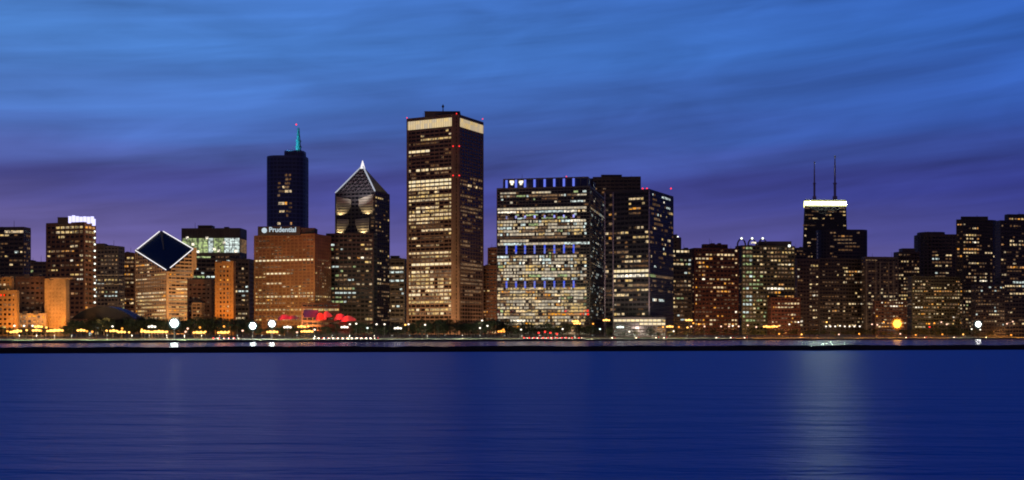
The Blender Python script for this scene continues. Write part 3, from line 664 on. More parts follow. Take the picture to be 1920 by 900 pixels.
    b.strip('ridge_light', MAT_LINE2, Lc + Vector((-.3, -.6, .5)), AV + Vector((0, -.6, .5)), 1.0); b.strip('ridge_light', MAT_LINE2, F_ + Vector((0, -.8, .6)), AV + Vector((0, -.8, .5)), 1.1)
    mb = MB(); mb.tube([(ap.x, ap.y, apz - 5), (ap.x, ap.y, apz + 2), (ap.x, ap.y, b.z(302) + 6)], [4.2, 2.2, .4], 8); link('spire', mb.mesh('spire', MAT_LINE, b.base), b.root)
    pale = wall_mat('pale_granite', (0.50, 0.42, 0.30)); ed = (fp[1] - fp[0]); ln = ed.length; ed.normalize(); nr = Vector((ed.y, -ed.x))
    def on(s, py, out): p = fp[0] + ed * (s * ln) + nr * out; return (p.x, p.y, b.z(py))
    for poly, src in (([(.04, 402), (.30, 398), (.40, 385), (.40, 372), (.04, 366)], (.16, 404)), ([(.60, 385), (.70, 399), (.96, 402), (.96, 364), (.60, 372)], (.82, 404)),
                      ([(.05, 436), (.22, 434), (.34, 420), (.34, 410), (.05, 408)], (.13, 438)), ([(.52, 420), (.6, 435), (.86, 437), (.86, 408), (.52, 410)], (.72, 439))):
        mb = MB(); n = len(poly); mb.v = [on(s, y, 1.6) for s, y in poly] + [on(s, y, 0.1) for s, y in poly]
        mb.f = [tuple(range(n)), tuple(range(n, 2 * n))[::-1]] + [(i, n + i, n + (i + 1) % n, (i + 1) % n) for i in range(n)]; mb.mi = [0] * len(mb.f)
        link('chevron_panel', mb.mesh('chevron_panel', pale, b.base), b.root)
        bars = MB(); ys = [y for _, y in poly]; s0, s1 = min(s for s, _ in poly), max(s for s, _ in poly)
        for yy in range(int(min(ys)) + 4, int(max(ys)) - 2, 5):
            bars.tube([on(s0 + .02, yy, 1.7), on(s1 - .02, yy, 1.7)], [.45, .45], 4)
        link('floor_bar', bars.mesh('floor_bar', W_DKGREY, b.base), b.root)
        lo = on(src[0], src[1], 5.5); flood(lo, on(src[0], src[1] - 22, 1.6), 9.0e3, (1.0, 0.80, 0.45), R(130), 0.8)
    b.done()
    b = Bld('apartment_tower', 'black tower with cool and green-white windows in front of the pointed tower', box_fp(612, 700, 706, 1680, 5), 1680, W_BLACK, G_GREEN)
    t = b.tier(440, pitch=6.2, bay=6, sp=0.45, pier=1.2)
    b.lit(t, 0, [(0, .65, 445, 495, .3, 1, 'c3 w1 v2 d2'), (0, .65, 495, 570, .48, 1.2, 'c2 v3 g2 d3'), (.65, 1, 440, 600, .3, 1, 'd3 g2 w1 a1 h0.3')]); b.done()
    b = Bld('office_block', 'black block with bright white windows between pointed tower and tallest tower', box_fp(724, 758, 764, 2000, 5), 2000, W_BLACK, G_BLACK)
    t = b.tier(487, pitch=7.2, bay=7, sp=0.45); b.lit(t, 0, [(0, 1, 500, 600, .55, 1.8, 'c3 h1.5 w2 d1')]); b.block('penthouse', 732, 748, 480, 488, W_BLACK); b.done()
    # ---- the tallest tower
    D = 1950; fp = box_fp(763, 856, 906, D, 28)
    c = [fp[0].lerp(fp[1], .94), fp[1].lerp(fp[2], .09)]
    fp5 = [fp[0], c[0], c[1], fp[2], fp[3]]
    b = Bld('skyscraper', 'tallest tower, a brown granite shaft with a cream-lit band at its top', fp5, D, wall_mat('grey_maroon_granite', (0.17, 0.105, 0.078)), G_BROWN)
    t = b.tier(214, pitch=6.3, bay=9, sp=0.36, pier=0.9, corner=4.2, parapet=.4)
    b.lit(t, 0, [(.3, 1, 238.5, 262, .3, 2, 'g2 w1'), (.0, .65, 277, 283, .9, 6, 'y1 g1'), (0, 1, 262, 309, .1, 1.5, 'd2 g1'), (0, .5, 309, 319, .85, 3, 'y1 w1'), (.5, 1, 309, 332, .3, 1, 'w1 d1'), (0, .5, 319, 332, .3, 1, 'w1 d2'),
                 (0, 1, 332, 353, .97, 5, 'y3 w2'), (0, 1, 353, 388, .55, 2.2, 'g3 w2 d1'), (0, 1, 388, 412, .9, 3, 'g3 w2 y1'), (0, 1, 412, 464, .38, 2, 'g2 w1 d3'), (0, .95, 464, 478, .7, 4, 'w2 g1'), (.1, 1, 489, 498, .98, 9, 'y1 g1'), (0, 1, 478, 505, .25, 2, 'g1 d3'), (0, 1, 505, 592, .88, 2.6, 'g6 w3 y2 d1')])
    b.lit(t, 2, [(0, 1, 325, 350, .75, 1.2, 'd4 g2 w1'), (0, 1, 350, 490, .12, 1.5, 'd3'), (0, 1, 384, 400, .6, 3, 'd3'), (0, 1, 489, 500, .9, 5, 'g1 d2'), (0, 1, 500, 592, .7, 4, 'd1')])
    for e, u0, u1 in ((0, .03, .965), (2, .03, .985)):
        p0, p1 = fp5[e].lerp(fp5[e + 1], u0), fp5[e].lerp(fp5[e + 1], u1); ed = (p1 - p0).normalized(); nr = Vector((ed.y, -ed.x)) * 1.0; mb = MB()
        q = [p0 + nr, p1 + nr, p1, p0]; mb.prism(q, b.z(235.5), q, b.z(219.5)); lb = link('lit_band', mb.mesh('lit_band', LIT['s'], b.base), b.root); mf = MB()
        for i in range(25):
            q = p0.lerp(p1, (i + .5) / 25) + nr * 1.15; mf.box((q.x, q.y, b.z(227.5)), (.5, .3, b.z(219) - b.z(236)), math.atan2(ed.y, ed.x))
        link('band_fins', mf.mesh('band_fins', W_TAN, b.base), lb)
    b.block('penthouse', 796, 862, 209, 216, W_DKGREY, 20, 40)
    b.strip('antenna', W_DKGREY, (X(828, D), D + 40, b.z(212)), (X(828, D), D + 40, b.z(187)), (1.1, .7)); mb = MB(); mb.ball((X(828, D), D + 39, b.z(191)), 2.2, 10, 6); link('radome', mb.mesh('radome', W_DKGREY, b.base), b.root)
    for py in (274, 329):
        for px in (849.5, 861): b.beacon(px, py, -2.5 if px < 855 else 0, 1.1)
    for px in (763, 856, 905): b.beacon(px, 213 if px == 856 else 221 if px < 800 else 223, 3, .9)
    b.done()
    for px, e in ((745, 3.5e5), (800, 3e5), (880, 4e5)):
        flood((X(px, 1850), 1850, 10), (X(820 if px < 860 else 880, D), D, 80), e, (1.0, 0.60, 0.26), R(110))
    b = Bld('office_block', 'narrow brown block in the gap right of the tallest tower', box_fp(905, 932, 938, 2050, 6), 2050, W_BRICK, G_BROWN)
    t = b.tier(500, pitch=6, bay=6, sp=0.5, pier=1.5); b.lit(t, 0, [(0, 1, 530, 600, .3, 1.4, 'a2 g2 d3')])
    t = b.tier(466, bottom=500, fp=box_fp(915, 932, 936, 2058, 6), pitch=6, bay=5, sp=0.5); b.lit(t, 0, [(0, 1, 470, 500, .3, 1, 'd2 a1 w.5')]); b.done()
    # ---- wide office tower with blue light bands
    D = 1780; fp = box_fp(932, 1106, 1133, D, 12); W_BL = wall_mat('warm_grey_panel', (0.16, 0.135, 0.115), .7)
    b = Bld('office_tower', 'broad office tower full of white lit floors with rows of blue lights', fp, D, W_BL, G_BLACK)
    t = b.tier(351, pitch=4.85, bay=5, sp=0.27, pier=0.35)
    b.lit(t, 0, [(.05, .6, 352, 362, .75, 2.5, 'w3 g2'), (.05, .95, 352, 380, .78, 1.8, 'c2 n3 h.3 v.6 d2'), (0, 1, 380, 386, .1, 1, 'd1'), (0, .97, 386, 393, .97, 6, 'n3 c2'), (0, .97, 393, 399, .8, 4, 'h1 c2 w1'),
                 (0, .9, 399, 408, .55, 1.2, 'c2 v2 l.6 d2'), (0, .95, 408, 440, .96, 1.6, 'c1.8 n5 h.3 v.5 g1.5 d.9'), (.0, .97, 440, 446, .5, 4, 'd1 a1'), (0, 1, 446, 458, .92, 4, 'n4 c1'), (.05, .9, 458, 474, .3, 3, 'd2 v1'),
                 (0, .97, 474, 524, .96, 1.6, 'c1.6 n5 h.3 v.5 g2 d.9'), (.8, 1, 524, 540, 0.05, 1, 'd1'), (0, .8, 524, 540, .25, 2, 'd2 g1'), (.74, 1, 577, 593, .85, 1.6, 'r5 a1'), (0, .97, 540, 615, .96, 1.6, 'g2.6 n3 w2 h.2 a.8 v.4 d.9')])
    b.lit(t, 1, [(0, 1, 352, 600, .28, 1, 'd3 c2 w1 h.3'), (0, 1, 386, 393, .9, 3, 'c1 w1')])
    fx = [950, 968, 985, 1003, 1022, 1040, 1058, 1076]
    cf = box_fp(944, 1102, 1116, D + 5, 12, 40)
    t2 = b.tier(333, bottom=350.5, fp=cf, pitch=17, bay=11, sp=0.1, pier=.7, glass=glass_mat('navy_glass', (0.01, 0.02, 0.10), .3))
    for px in fx:
        u = (px - 932) / (1106 - 932); q = fp[0].lerp(fp[1], u); yaw = math.atan2((fp[1] - fp[0]).y, (fp[1] - fp[0]).x)
        mb = MB(); mb.box((q.x, q.y + 2.6, (b.z(352) + b.z(333)) / 2), (3.2, 1.0, b.z(333) - b.z(352)), yaw); link('crown_fin', mb.mesh('crown_fin', MAT_BLUE, b.base), b.root)
        for y0, y1, kx in ((401, 408, .7), (458, 474, 1), (526, 539, 1)):
            mb = MB(); mb.box((q.x, q.y - 1.2, (b.z(y0) + b.z(y1)) / 2), (2.6, .5, (b.z(y0) - b.z(y1)) * kx), yaw); link('blue_light', mb.mesh('blue_light', LIT['l'] if y0 == 401 else LIT['b'], b.base), b.root)
    for px in (960, 977): b.pane('h', px, 341, 6.5, 3.6, 0, 4.0); b.pane('h', px, 345, 3.4, 3, 0, 4.0)
    b.block('penthouse', 1082, 1112, 335, 350, W_DKGREY, 40, 30); b.beacon(1062, 331, 8, .8); b.done()
    b = Bld('office_tower', 'dark flat-topped tower rising behind the blue-lit office tower', box_fp(1112, 1201, 1201, 2250, 4, 60), 2250, W_DKGREY, G_BLACK)
    t = b.tier(333, pitch=7, bay=8, sp=0.5); b.lit(t, 0, [(0, .3, 345, 600, .1, 1, 'd3 w1')]); b.block('penthouse', 1128, 1166, 328, 334, W_DKGREY); b.done()
    # ---- dark glass tower with pale frame
    D = 1720; fp = box_fp(1134, 1217, 1262, D, 27)
    b = Bld('office_tower', 'dark glass tower with thin pale corner ribs and one bright yellow floor', fp, D, W_DKGREY, G_BLACK)
    t = b.tier(357, pitch=7.0, bay=6.5, sp=0.42, pier=0.5, corner=.8)
    b.lit(t, 0, [(.2, 1, 506, 518, 1, 2.5, 'y3 h1'), (0, .3, 357, 600, .3, 1, 'd3 a1 w1'), (.5, .9, 362, 405, .55, 2, 'g2 w2 a1'), (.25, .6, 420, 500, .5, 2, 'w2 g2 d1'), (.6, 1, 420, 500, .38, 1.5, 'w2 g2'), (.2, 1, 518, 600, .38, 1.5, 'w2 g2 d2')])
    b.lit(t, 1, [(.1, .9, 360, 375, .5, 2, 'c2 h1'), (0, 1, 375, 500, .2, 1.2, 'd2 g1 w1 c1'), (0, 1, 510, 518, .9, 4, 'v1 d2'), (0, 1, 518, 545, .15, 1, 'd1'), (.15, .6, 553, 566, .9, 1, 'c2 h1')])
    for q, dz in ((fp[0], 0), (fp[0].lerp(fp[1], .19), 0), (fp[1], 0)):
        e = Vector((0, -1)) ; mb = b.mb('corner_rib', wall_mat('pink_grey_metal', (0.42, 0.32, 0.36), .5)); mb.box((q.x, q.y - .9, (b.z0 + b.z(357)) / 2), (1.5, 1.2, b.z(357) - b.z0))
    t2 = b.tier(598, fp=box_fp(1150, 1248, 1248, 1690, 4, 30), pitch=5, bay=6, sp=.3, pier=.6); b.lit(t2, 0, [(0, 1, 598, 606, 1, 4, 'y2 g1'), (.5, 1, 598, 612, 1, 2, 'y1')])
    for px in (1205, 1213, 1258): b.beacon(px, 353.5, 12 if px > 1250 else 4, 1.1)
    b.done(1.1e5, (1.0, 0.72, 0.62))
    # ---- right half, residential towers
    b = Bld('apartment_tower', 'slim dark tower with a white roof lamp peeking out right of the pale-ribbed glass tower', round_fp(1255, 1278, 2300, 24, 9), 2300, W_DKGREY, G_BLACK)
    t = b.tier(447, pitch=7, bay=6, sp=.5); b.beacon(1271, 444, 2, 1.5, MAT_EDGE); b.block('penthouse', 1259, 1270, 440, 447, W_DKGREY); b.done()
    b = Bld('apartment_tower', 'dark tower with cream-lit top floor and scattered windows right of the glass tower', box_fp(1254, 1260, 1297, 2000, 76), 2000, W_BLACK, G_GREEN)
    t = b.tier(469, pitch=7.2, bay=6.5, sp=.48, pier=1.4); b.lit(t, 1, [(0, 1, 469, 477, .95, 4, 'w1 y1'), (0, 1, 477, 610, .42, 1.3, 'w3 g2 c1 v1 d4')]); b.lit(t, 0, [(0, 1, 480, 600, .3, 1, 'd1')]); b.done()
    b = Bld('apartment_tower', 'dark red brick tower with a stepped top and warm scattered windows', box_fp(1293, 1302, 1384, 2080, 78), 2080, W_RED, G_BROWN)
    t = b.tier(467, pitch=7.2, bay=7, sp=.5, pier=1.8); b.lit(t, 1, [(0, 1, 467, 475, .4, 2.5, 'w1 a1'), (0, 1, 475, 530, .44, 1.5, 'w3 a3 g1 d3 h.2'), (0, 1, 530, 612, .42, 1.3, 'w2 a4 d3 g1 h.3')]); b.lit(t, 0, [(0, 1, 480, 600, .3, 1, 'd2 a1')])
    t2 = b.tier(459, bottom=467, fp=box_fp(1316, 1320, 1364, 2090, 78), pitch=7, bay=8, sp=.6); b.done()
    D = 2150; b = Bld('apartment_tower', 'broad tower with three small arches on its roof and a pale green lit left bay', box_fp(1379, 1391, 1490, D, 78), D, W_OLIVE, G_GREEN)
    t = b.tier(462, pitch=7.3, bay=7, sp=.48, pier=1.6)
    b.lit(t, 1, [(0, .18, 462, 605, .97, 2, 'v3 c1.2 d3'), (.18, .45, 462, 610, .5, 1.5, 'w2 g3 v2 d3 h.3'), (.45, 1, 462, 480, .5, 1.5, 'd2 g1'), (.45, 1, 480, 612, .45, 1.4, 'w2 a2 d4 g2 h.3')]); b.lit(t, 0, [(0, 1, 470, 610, .2, 1, 'd1')])
    b.block('penthouse', 1424, 1484, 453, 463, W_DKGREY, 20, 30)
    for px in (1393, 1413, 1433):
        mb = MB(); x = X(px, D); z = b.z(463); rr = X(px + 7.5, D) - x
        mb.tube([(x + rr * math.cos(R(a)), D + 14, z + 4 + 1.55 * rr * math.sin(R(a))) for a in range(-10, 191, 20)], [1.4] * 11, 6)
        mb.box((x - rr, D + 14, z + 1), (2.4, 2.4, 8)); mb.box((x + rr, D + 14, z + 1), (2.4, 2.4, 8))
        o = link('roof_arch', mb.mesh('roof_arch', W_DKGREY, b.base), b.root)
        mb = MB(); mb.ball((x, D + 13, z + 5.3 + 1.55 * rr), 2.0, 8, 6); link('arch_lamp', mb.mesh('arch_lamp', MAT_EDGE, b.base), o)
    b.pane('h', 1413, 455, 9, 3, 0, 10); b.beacon(1480, 461, -2, 2.4, MAT_EDGE); b.done()
    # tapered black tower with glowing crown
    D = 4100; f0 = box_fp(1499, 1500, 1594, D, 84, 60); f1 = [P2(1508.5, D + 8), P2(1509, D + 6), P2(1586, D + 14), P2(1585, D + 62)]
    f1 = [q0.lerp(q1, 1) for q0, q1 in zip(f0, [P2(1508.2, D + 70), P2(1509, D + 6), P2(1586, D + 14), P2(1584.5, D + 78)])]
    b = Bld('skyscraper', 'black tapering skyscraper with two white-tipped masts and a glowing yellow-white crown', f0, D, W_BLACK, G_BLACK)
    t = b.tier(386, fp1=f1, pitch=12, bay=15, sp=.5, pier=2.4, t=.8, corner=3)
    b.lit(t, 1, [(0, 1, 386, 396, .5, 3, 'g2 d2'), (0, 1, 396, 500, .3, 1.2, 'g2 w2 d4')])
    mb = b.mb('cross_brace', W_DKGREY); n = 3
    for k in range(6):
        za, zb = b.z0 + (b.z(386) - b.z0) * k / 6, b.z0 + (b.z(386) - b.z0) * (k + 1) / 6
        for u0, u1 in ((0.03, .97), (.97, .03)):
            A_, B_ = b.tiers[t]['at'](1, u0, za), b.tiers[t]['at'](1, u1, zb); mb.tube([(A_.x, A_.y - 1.6, za), (B_.x, B_.y - 1.6, zb)], [1.6, 1.6], 4)
    mb = MB(); q = [p + (p - sum(f1, Vector((0, 0))) / 4) * .03 for p in f1]; mb.prism(q, b.z(385.5), q, b.z(376.5)); o = link('glowing_crown', mb.mesh('glowing_crown', LIT['k'], b.base), b.root)
    p0, p1 = f1[1], f1[2]; ed = (p1 - p0).normalized(); nr = Vector((ed.y, -ed.x))
    for i in range(13):
        q = p0.lerp(p1, (i + .5) / 13) + nr * 3.2; mb = MB(); mb.box((q.x, q.y, b.z(380.5)), ((p1 - p0).length / 13 * .93, .8, 5.0), math.atan2(ed.y, ed.x)); link('crown_lamp', mb.mesh('crown_lamp', MAT_CROWN, b.base), o)
    mb = b.mb('crown_cap', W_BLACK); q = [p + (p - sum(f1, Vector((0, 0))) / 4) * .005 for p in f1]; mb.prism(q, b.z(376) + .05, q, b.z(373.5))
    for px, top, r in ((1527, 303, 2.5), (1565.5, 292, 3.1)):
        x = X(px, D); y = D + 40; k = y / D; z = lambda py: Zp(py, y)
        mb = MB(); mb.tube([(x * k, y, z(378)), (x * k, y, z(345)), (x * k, y, z(344)), (x * k, y, z(top + 22)), (x * k, y, z(top))], [r * 1.5, r * 1.4, r, r * .9, r * .45], 8)
        mb.tube([(x * k, y, z(374)), (x * k, y, z(368))], [r * 2.6, r * 2.6], 10); mb.tube([(x * k, y, z(345)), (x * k, y, z(343))], [r * 2.2, r * 2.2], 10)
        o = link('mast', mb.mesh('mast', wall_mat('grey_violet_steel', (0.35, 0.28, 0.42)), b.base), b.root)
        mb = MB(); mb.tube([(x * k, y - 1, z(top + 4)), (x * k, y - 1, z(top))], [r * .9, r * .9], 8); link('mast_tip', mb.mesh('mast_tip', wall_mat('white_steel', (0.6, 0.6, 0.6)), b.base), o)
    b.done()
    b = Bld('apartment_tower', 'dark violet-grey tower with rounded right end in front of the tapering skyscraper', round_fp(1538, 1630, 3100, 60, 24), 3100, wall_mat('violet_grey_panel', (0.05, 0.042, 0.055), .7), G_BLUE)
    t = b.tier(432, pitch=9, bay=10, sp=.5, pier=1.6); b.lit(t, 0, [(0, 1, 434, 490, .2, 1.2, 'd5 a1 w.4')]); b.done()
    b = Bld('apartment_block', 'low blue-black block glimpsed left of the tapering skyscraper', box_fp(1482, 1487, 1512, 2900, 78), 2900, W_DKGREY, G_BLUE)
    t = b.tier(466, pitch=8, bay=9, sp=.5); b.lit(t, 1, [(0, 1, 470, 500, .1, 1, 'd1')]); b.done()
    def slab(label, pl, pf, pr, D, top, wall, glass, zones, pitch=7.3, bay=6.5, sp=.48, pier=1.4, name='apartment_tower', pent=None):
        b = Bld(name, label, box_fp(pl, pf, pr, D, 79), D, wall, glass); t = b.tier(top, pitch=pitch, bay=bay, sp=sp, pier=pier)
        b.lit(t, 1, [z if z[4] > .79 else (*z[:4], z[4] * .95, *z[5:]) for z in zones]); b.lit(t, 0, [(0, 1, top + 4, 610, .2, 1, 'd3 w1')])
        if pent: b.block('penthouse', *pent, W_DKGREY, 8, 24)
        return b
    rw = 'w4 a2 d4 g1 h.5'
    slab('dark apartment slab with dim paired window columns left of the black slab below the crown', 1486, 1494, 1535, 2330, 487, W_DKGREY, G_BROWN, [(0, .35, 492, 612, .4, 1.2, rw), (.5, 1, 492, 500, .9, 3, 'g1 d1'), (.55, .95, 500, 612, .38, 1.1, rw)]).done()
    slab('black apartment slab directly below the glowing-crown skyscraper', 1529, 1536, 1618, 2400, 486, W_BLACK, G_BLACK, [(.05, .45, 490, 575, .36, 1.2, 'w3 g2 d4'), (.55, 1, 490, 612, .34, 1.2, rw), (0, .5, 575, 612, .3, 1, rw)]).done()
    b = slab('dark slab with four tall pale vertical frames right of the black slab', 1616, 1622, 1684, 2380, 483, W_DKGREY, G_BLACK, [(.0, .35, 484, 492, .8, 2, 'd2 g1'), (.5, .8, 484, 492, .8, 2, 'd2 g1'), (0, 1, 530, 612, .42, 1.3, rw), (0, 1, 500, 530, .08, 1, 'd1')])
    for u in (.04, .32, .45, .70, .86):
        q = b.fp[1].lerp(b.fp[2], u); b.mb('frame_rib', W_GREY).box((q.x, q.y - 1.2, (b.z0 + b.z(490)) / 2), (2.2, 1.6, b.z(490) - b.z0))
    b.done()
    slab('dark tower with a stepped flat hat right of the pale-framed slab', 1676, 1684, 1724, 2550, 474, W_DKGREY, G_BROWN, [(0, 1, 476, 485, .5, 1.5, 'w1 d2'), (0, 1, 485, 612, .42, 1.3, 'w4 g2 v1 a1 d4')], pent=(1692, 1716, 466, 474)).done()
    b = Bld('apartment_tower', 'rounded charcoal tower with a pale left edge, second tall tower from the right group', round_fp(1725, 1807, 2700, 60, 26), 2700, W_DKGREY, G_BLACK)
    t = b.tier(441, pitch=8, bay=8, sp=.5, pier=1.4); b.lit(t, 0, [(0, 1, 470, 612, .38, 1.3, 'w3 g2 d4 h.5 c1')])
    t2 = b.tier(436, bottom=441, fp=round_fp(1728, 1776, 2706, 46, 20), pitch=9, bay=9, sp=.6); b.done()
    fo = box_fp(1783, 1796, 1872, 2500, 79); c8 = [fo[0].lerp(fo[3], .2), fo[0].lerp(fo[1], .8), fo[1].lerp(fo[2], .12), fo[1].lerp(fo[2], .86), fo[2].lerp(fo[3], .3), fo[3]]
    b = Bld('apartment_tower', 'tall black tower with chamfered shoulders and warm windows near the right edge', c8, 2500, W_BLACK, G_BLACK)
    t = b.tier(413, pitch=7.4, bay=6.5, sp=.48, pier=1.4); b.lit(t, 2, [(0, .5, 415, 470, .42, 1.3, 'w3 a2 g1 d2 h.6'), (.5, 1, 440, 470, .3, 2, 'd3 a1'), (0, 1, 470, 560, .3, 1.2, 'w3 g2 d4 h.3'), (.0, .75, 560, 612, .45, 1.5, 'w3 v1 g1 d3')]); b.lit(t, 1, [(0, 1, 415, 612, .42, 1, 'w2 a2 g2 d3 h.4')]); b.lit(t, 3, [(0, 1, 470, 612, .25, 1, 'd2 w1')])
    t2 = b.tier(407, bottom=413, fp=[P2(1802, 2510), P2(1852, 2510), P2(1848, 2550), P2(1804, 2550)], pitch=9, bay=9, sp=.6); b.done()
    b = Bld('apartment_tower', 'black tower with lit top-floor strips cut by the right edge of the view', box_fp(1866, 1876, 1960, 2330, 79), 2330, W_BLACK, G_BLACK)
    t = b.tier(415, pitch=7.4, bay=6.5, sp=.48, pier=1.3); b.lit(t, 1, [(0, 1, 446, 462, .6, 1.5, 'w3 a1 h.4'), (0, 1, 418, 446, .25, 1.5, 'd2 a1'), (.1, 1, 498, 506, .9, 5, 'a1 g1'), (0, 1, 462, 612, .22, 1.3, 'd3 w2 c1')])
    t2 = b.tier(403, bottom=415, fp=box_fp(1884, 1890, 1960, 2336, 79), pitch=7.4, bay=7, sp=.5); b.lit(t2, 1, [(0, 1, 404, 412, .7, 3, 'a1 g1')]); b.done()
    # lower apartment houses along the right shore and between the towers
    for i, (lab, pl, pf, pr, D, top, w, mix) in enumerate((
        ('squat dark brick house in front of the arched-roof tower, warm windows in its right half', 1440, 1446, 1500, 2120, 560, W_RED, 'w3 a4 d3 h.4'),
        ('low dark block standing before the pale-framed slab', 1636, 1641, 1700, 2290, 566, W_BROWN, 'w3 a3 d3 h.3'),
        ('mid-height olive block in front of the rounded charcoal tower', 1702, 1710, 1800, 2400, 520, W_OLIVE, 'g2 w3 a2 d5 h.4'),
        ('low black block between the chamfered tower and the tower at the right edge', 1822, 1828, 1884, 2300, 536, W_BLACK, 'd3 c1 w1'))):
        slab(lab, pl, pf, pr, D, top, w, G_BROWN, [(0, 1, top, 615, .42, 1.2, mix)], 6.6, 6, .5, 1.4, 'apartment_block').done()
MAT_CROWN = lamp_mat('crown_lamp_light', (.80, 1.0, .80), 170)
MAT_EDGE = lamp_mat('white_edge_lamp', (0.95, 1.0, 0.88), 2.0, 'NONE')
# ------------------------------------------------------------------ park: lamps, trees, cars, band shell
PLACES = [(0, 'the stepped orange hotel'), (36, 'the dark hotel wing'), (88, 'the orange cornice block'), (135, 'the brown violet-crowned tower'), (180, 'the domed hall'), (235, 'the diamond-roofed tower'), (365, 'the narrow orange slab'),
          (440, 'the black small-windowed tower'), (477, 'the copper-brown block'), (625, 'the pointed tower'), (728, 'the black block with white windows'), (765, 'the tallest tower'), (908, 'the narrow brown gap block'), (935, 'the blue-lit office tower'),
          (1110, 'the pale-ribbed glass tower'), (1262, 'the cream-topped dark tower'), (1297, 'the red brick tower'), (1382, 'the arched-roof tower'), (1490, 'the dim paired-column slab'), (1534, 'the black slab below the crown'), (1620, 'the pale-framed slab'),
          (1684, 'the flat-hatted tower'), (1722, 'the rounded charcoal tower'), (1784, 'the chamfered tower'), (1868, 'the black tower at the right edge')]
def place(px):
    r = PLACES[0][1]
    for p, n in PLACES:
        if px >= p: r = n
    return r

LAMP = {'o': lamp_mat('sodium_lamp', (1.0, 0.36, 0.05), 2.6), 'y': lamp_mat('yellow_lamp', (1.0, 0.50, 0.11), 3.2), 'w': lamp_mat('white_lamp', (1.0, 0.90, 0.74), 2.2), 'p': lamp_mat('pink_white_lamp', (1.0, 0.58, 0.40), 2.2),
        'r': lamp_mat('red_lamp', (1.0, 0.04, 0.03), 3), 'c': lamp_mat('cool_lamp', (0.82, 1.0, 0.92), 2.2)}
GLOW = {k: lamp_data('lamp_glow', 'SPOT', e, c, shadow_soft_size=1.0, spot_size=R(150), spot_blend=.5) for k, e, c in (('o', 12000, (1, .34, .05)), ('y', 11000, (1, .45, .09)), ('w', 3500, (1, .9, .75)), ('p', 3000, (1, .55, .35)), ('r', 3000, (1, .04, .03)), ('c', 4000, (.82, 1, .92)))}
WORDS = {'o': 'orange sodium', 'y': 'yellow sodium', 'w': 'white', 'p': 'pinkish white', 'r': 'red', 'c': 'cool white'}
LAMPS = '''27,611,w,s 45,611,w,s 61,611,w,s 14,621,o,s 26,622,y,m 33,620,y,m 50,619,y,s 72,612,y,m 68,619,y,m 77,620,o,s 87,614,y,s 95,620,y,m 103,619,y,m 111,619,y,m 152,619,y,m 163,621,o,s 173,622,o,s 200,620,y,s 211,612,w,s 213,620,y,m
229,616,o,s 228,622,y,m 242,623,y,s 266,618,y,s 271,621,y,m 279,622,y,m 285,612,w,m 290,622,y,m 298,621,y,m 305,622,y,m 313,622,y,s 348,622,p,s 352,616,p,s 375,614,o,s 369,623,y,m 377,623,y,m 385,622,y,s 420,612,o,s 415,623,y,m 422,623,y,m 429,622,y,s 455,620,p,s
507,622,y,m 514,622,y,m 565,612,y,m 572,613,y,s 578,612,y,s 571,621,y,m 580,621,y,m 557,623,p,s 590,618,w,s 539,613,w,m 646,613,w,m 656,608,w,s 668,607,w,s 689,615,c,s 706,608,w,s 721,608,w,s 746,615,w,m 760,609,y,s 766,608,w,s 797,609,w,s 900,615,w,s 914,611,w,s 904,601,w,s 940,621,o,m 944,618,o,s
977,618,w,s 1055,617,w,s 1137,600,y,m 1125,617,c,s 1163,613,c,m 1079,602,y,m 1082,606,y,m 1112,607,o,s 1243,613,o,s 1256,612,y,m 1273,613,o,s 1289,614,y,s 1292,600,y,m 1296,612,p,s 1300,606,o,s 1310,608,o,s 1321,612,p,s 1352,612,p,s 1367,612,p,s 1374,611,w,s 1385,612,p,s 1402,610,p,s 1418,613,p,s 1437,612,y,m 1444,613,o,m
1452,612,y,m 1460,611,o,s 1480,608,w,s 1497,604,w,s 1550,604,y,s 1549,612,w,s 1557,612,w,s 1566,612,w,s 1575,611,w,s 1584,612,w,s 1593,612,w,s 1602,612,w,s 1612,612,w,s 1635,608,p,s 1645,609,p,s 1657,604,o,s 1688,626,p,s 1742,607,o,s 1752,606,o,s 1765,604,p,s 1775,608,p,s 1743,613,r,s 1838,618,w,s 1822,617,w,s 1888,607,p,s 1899,603,p,s
1461,626,o,s 1503,627,y,s 1573,627,p,s 1611,626,o,s 1717,628,o,s 1767,627,o,s 1806,627,y,s 1896,628,o,s 1180,622,w,s 1263,621,w,s 1010,624,r,s 1022,622,r,s 1032,624,r,s 1044,626,r,s'''

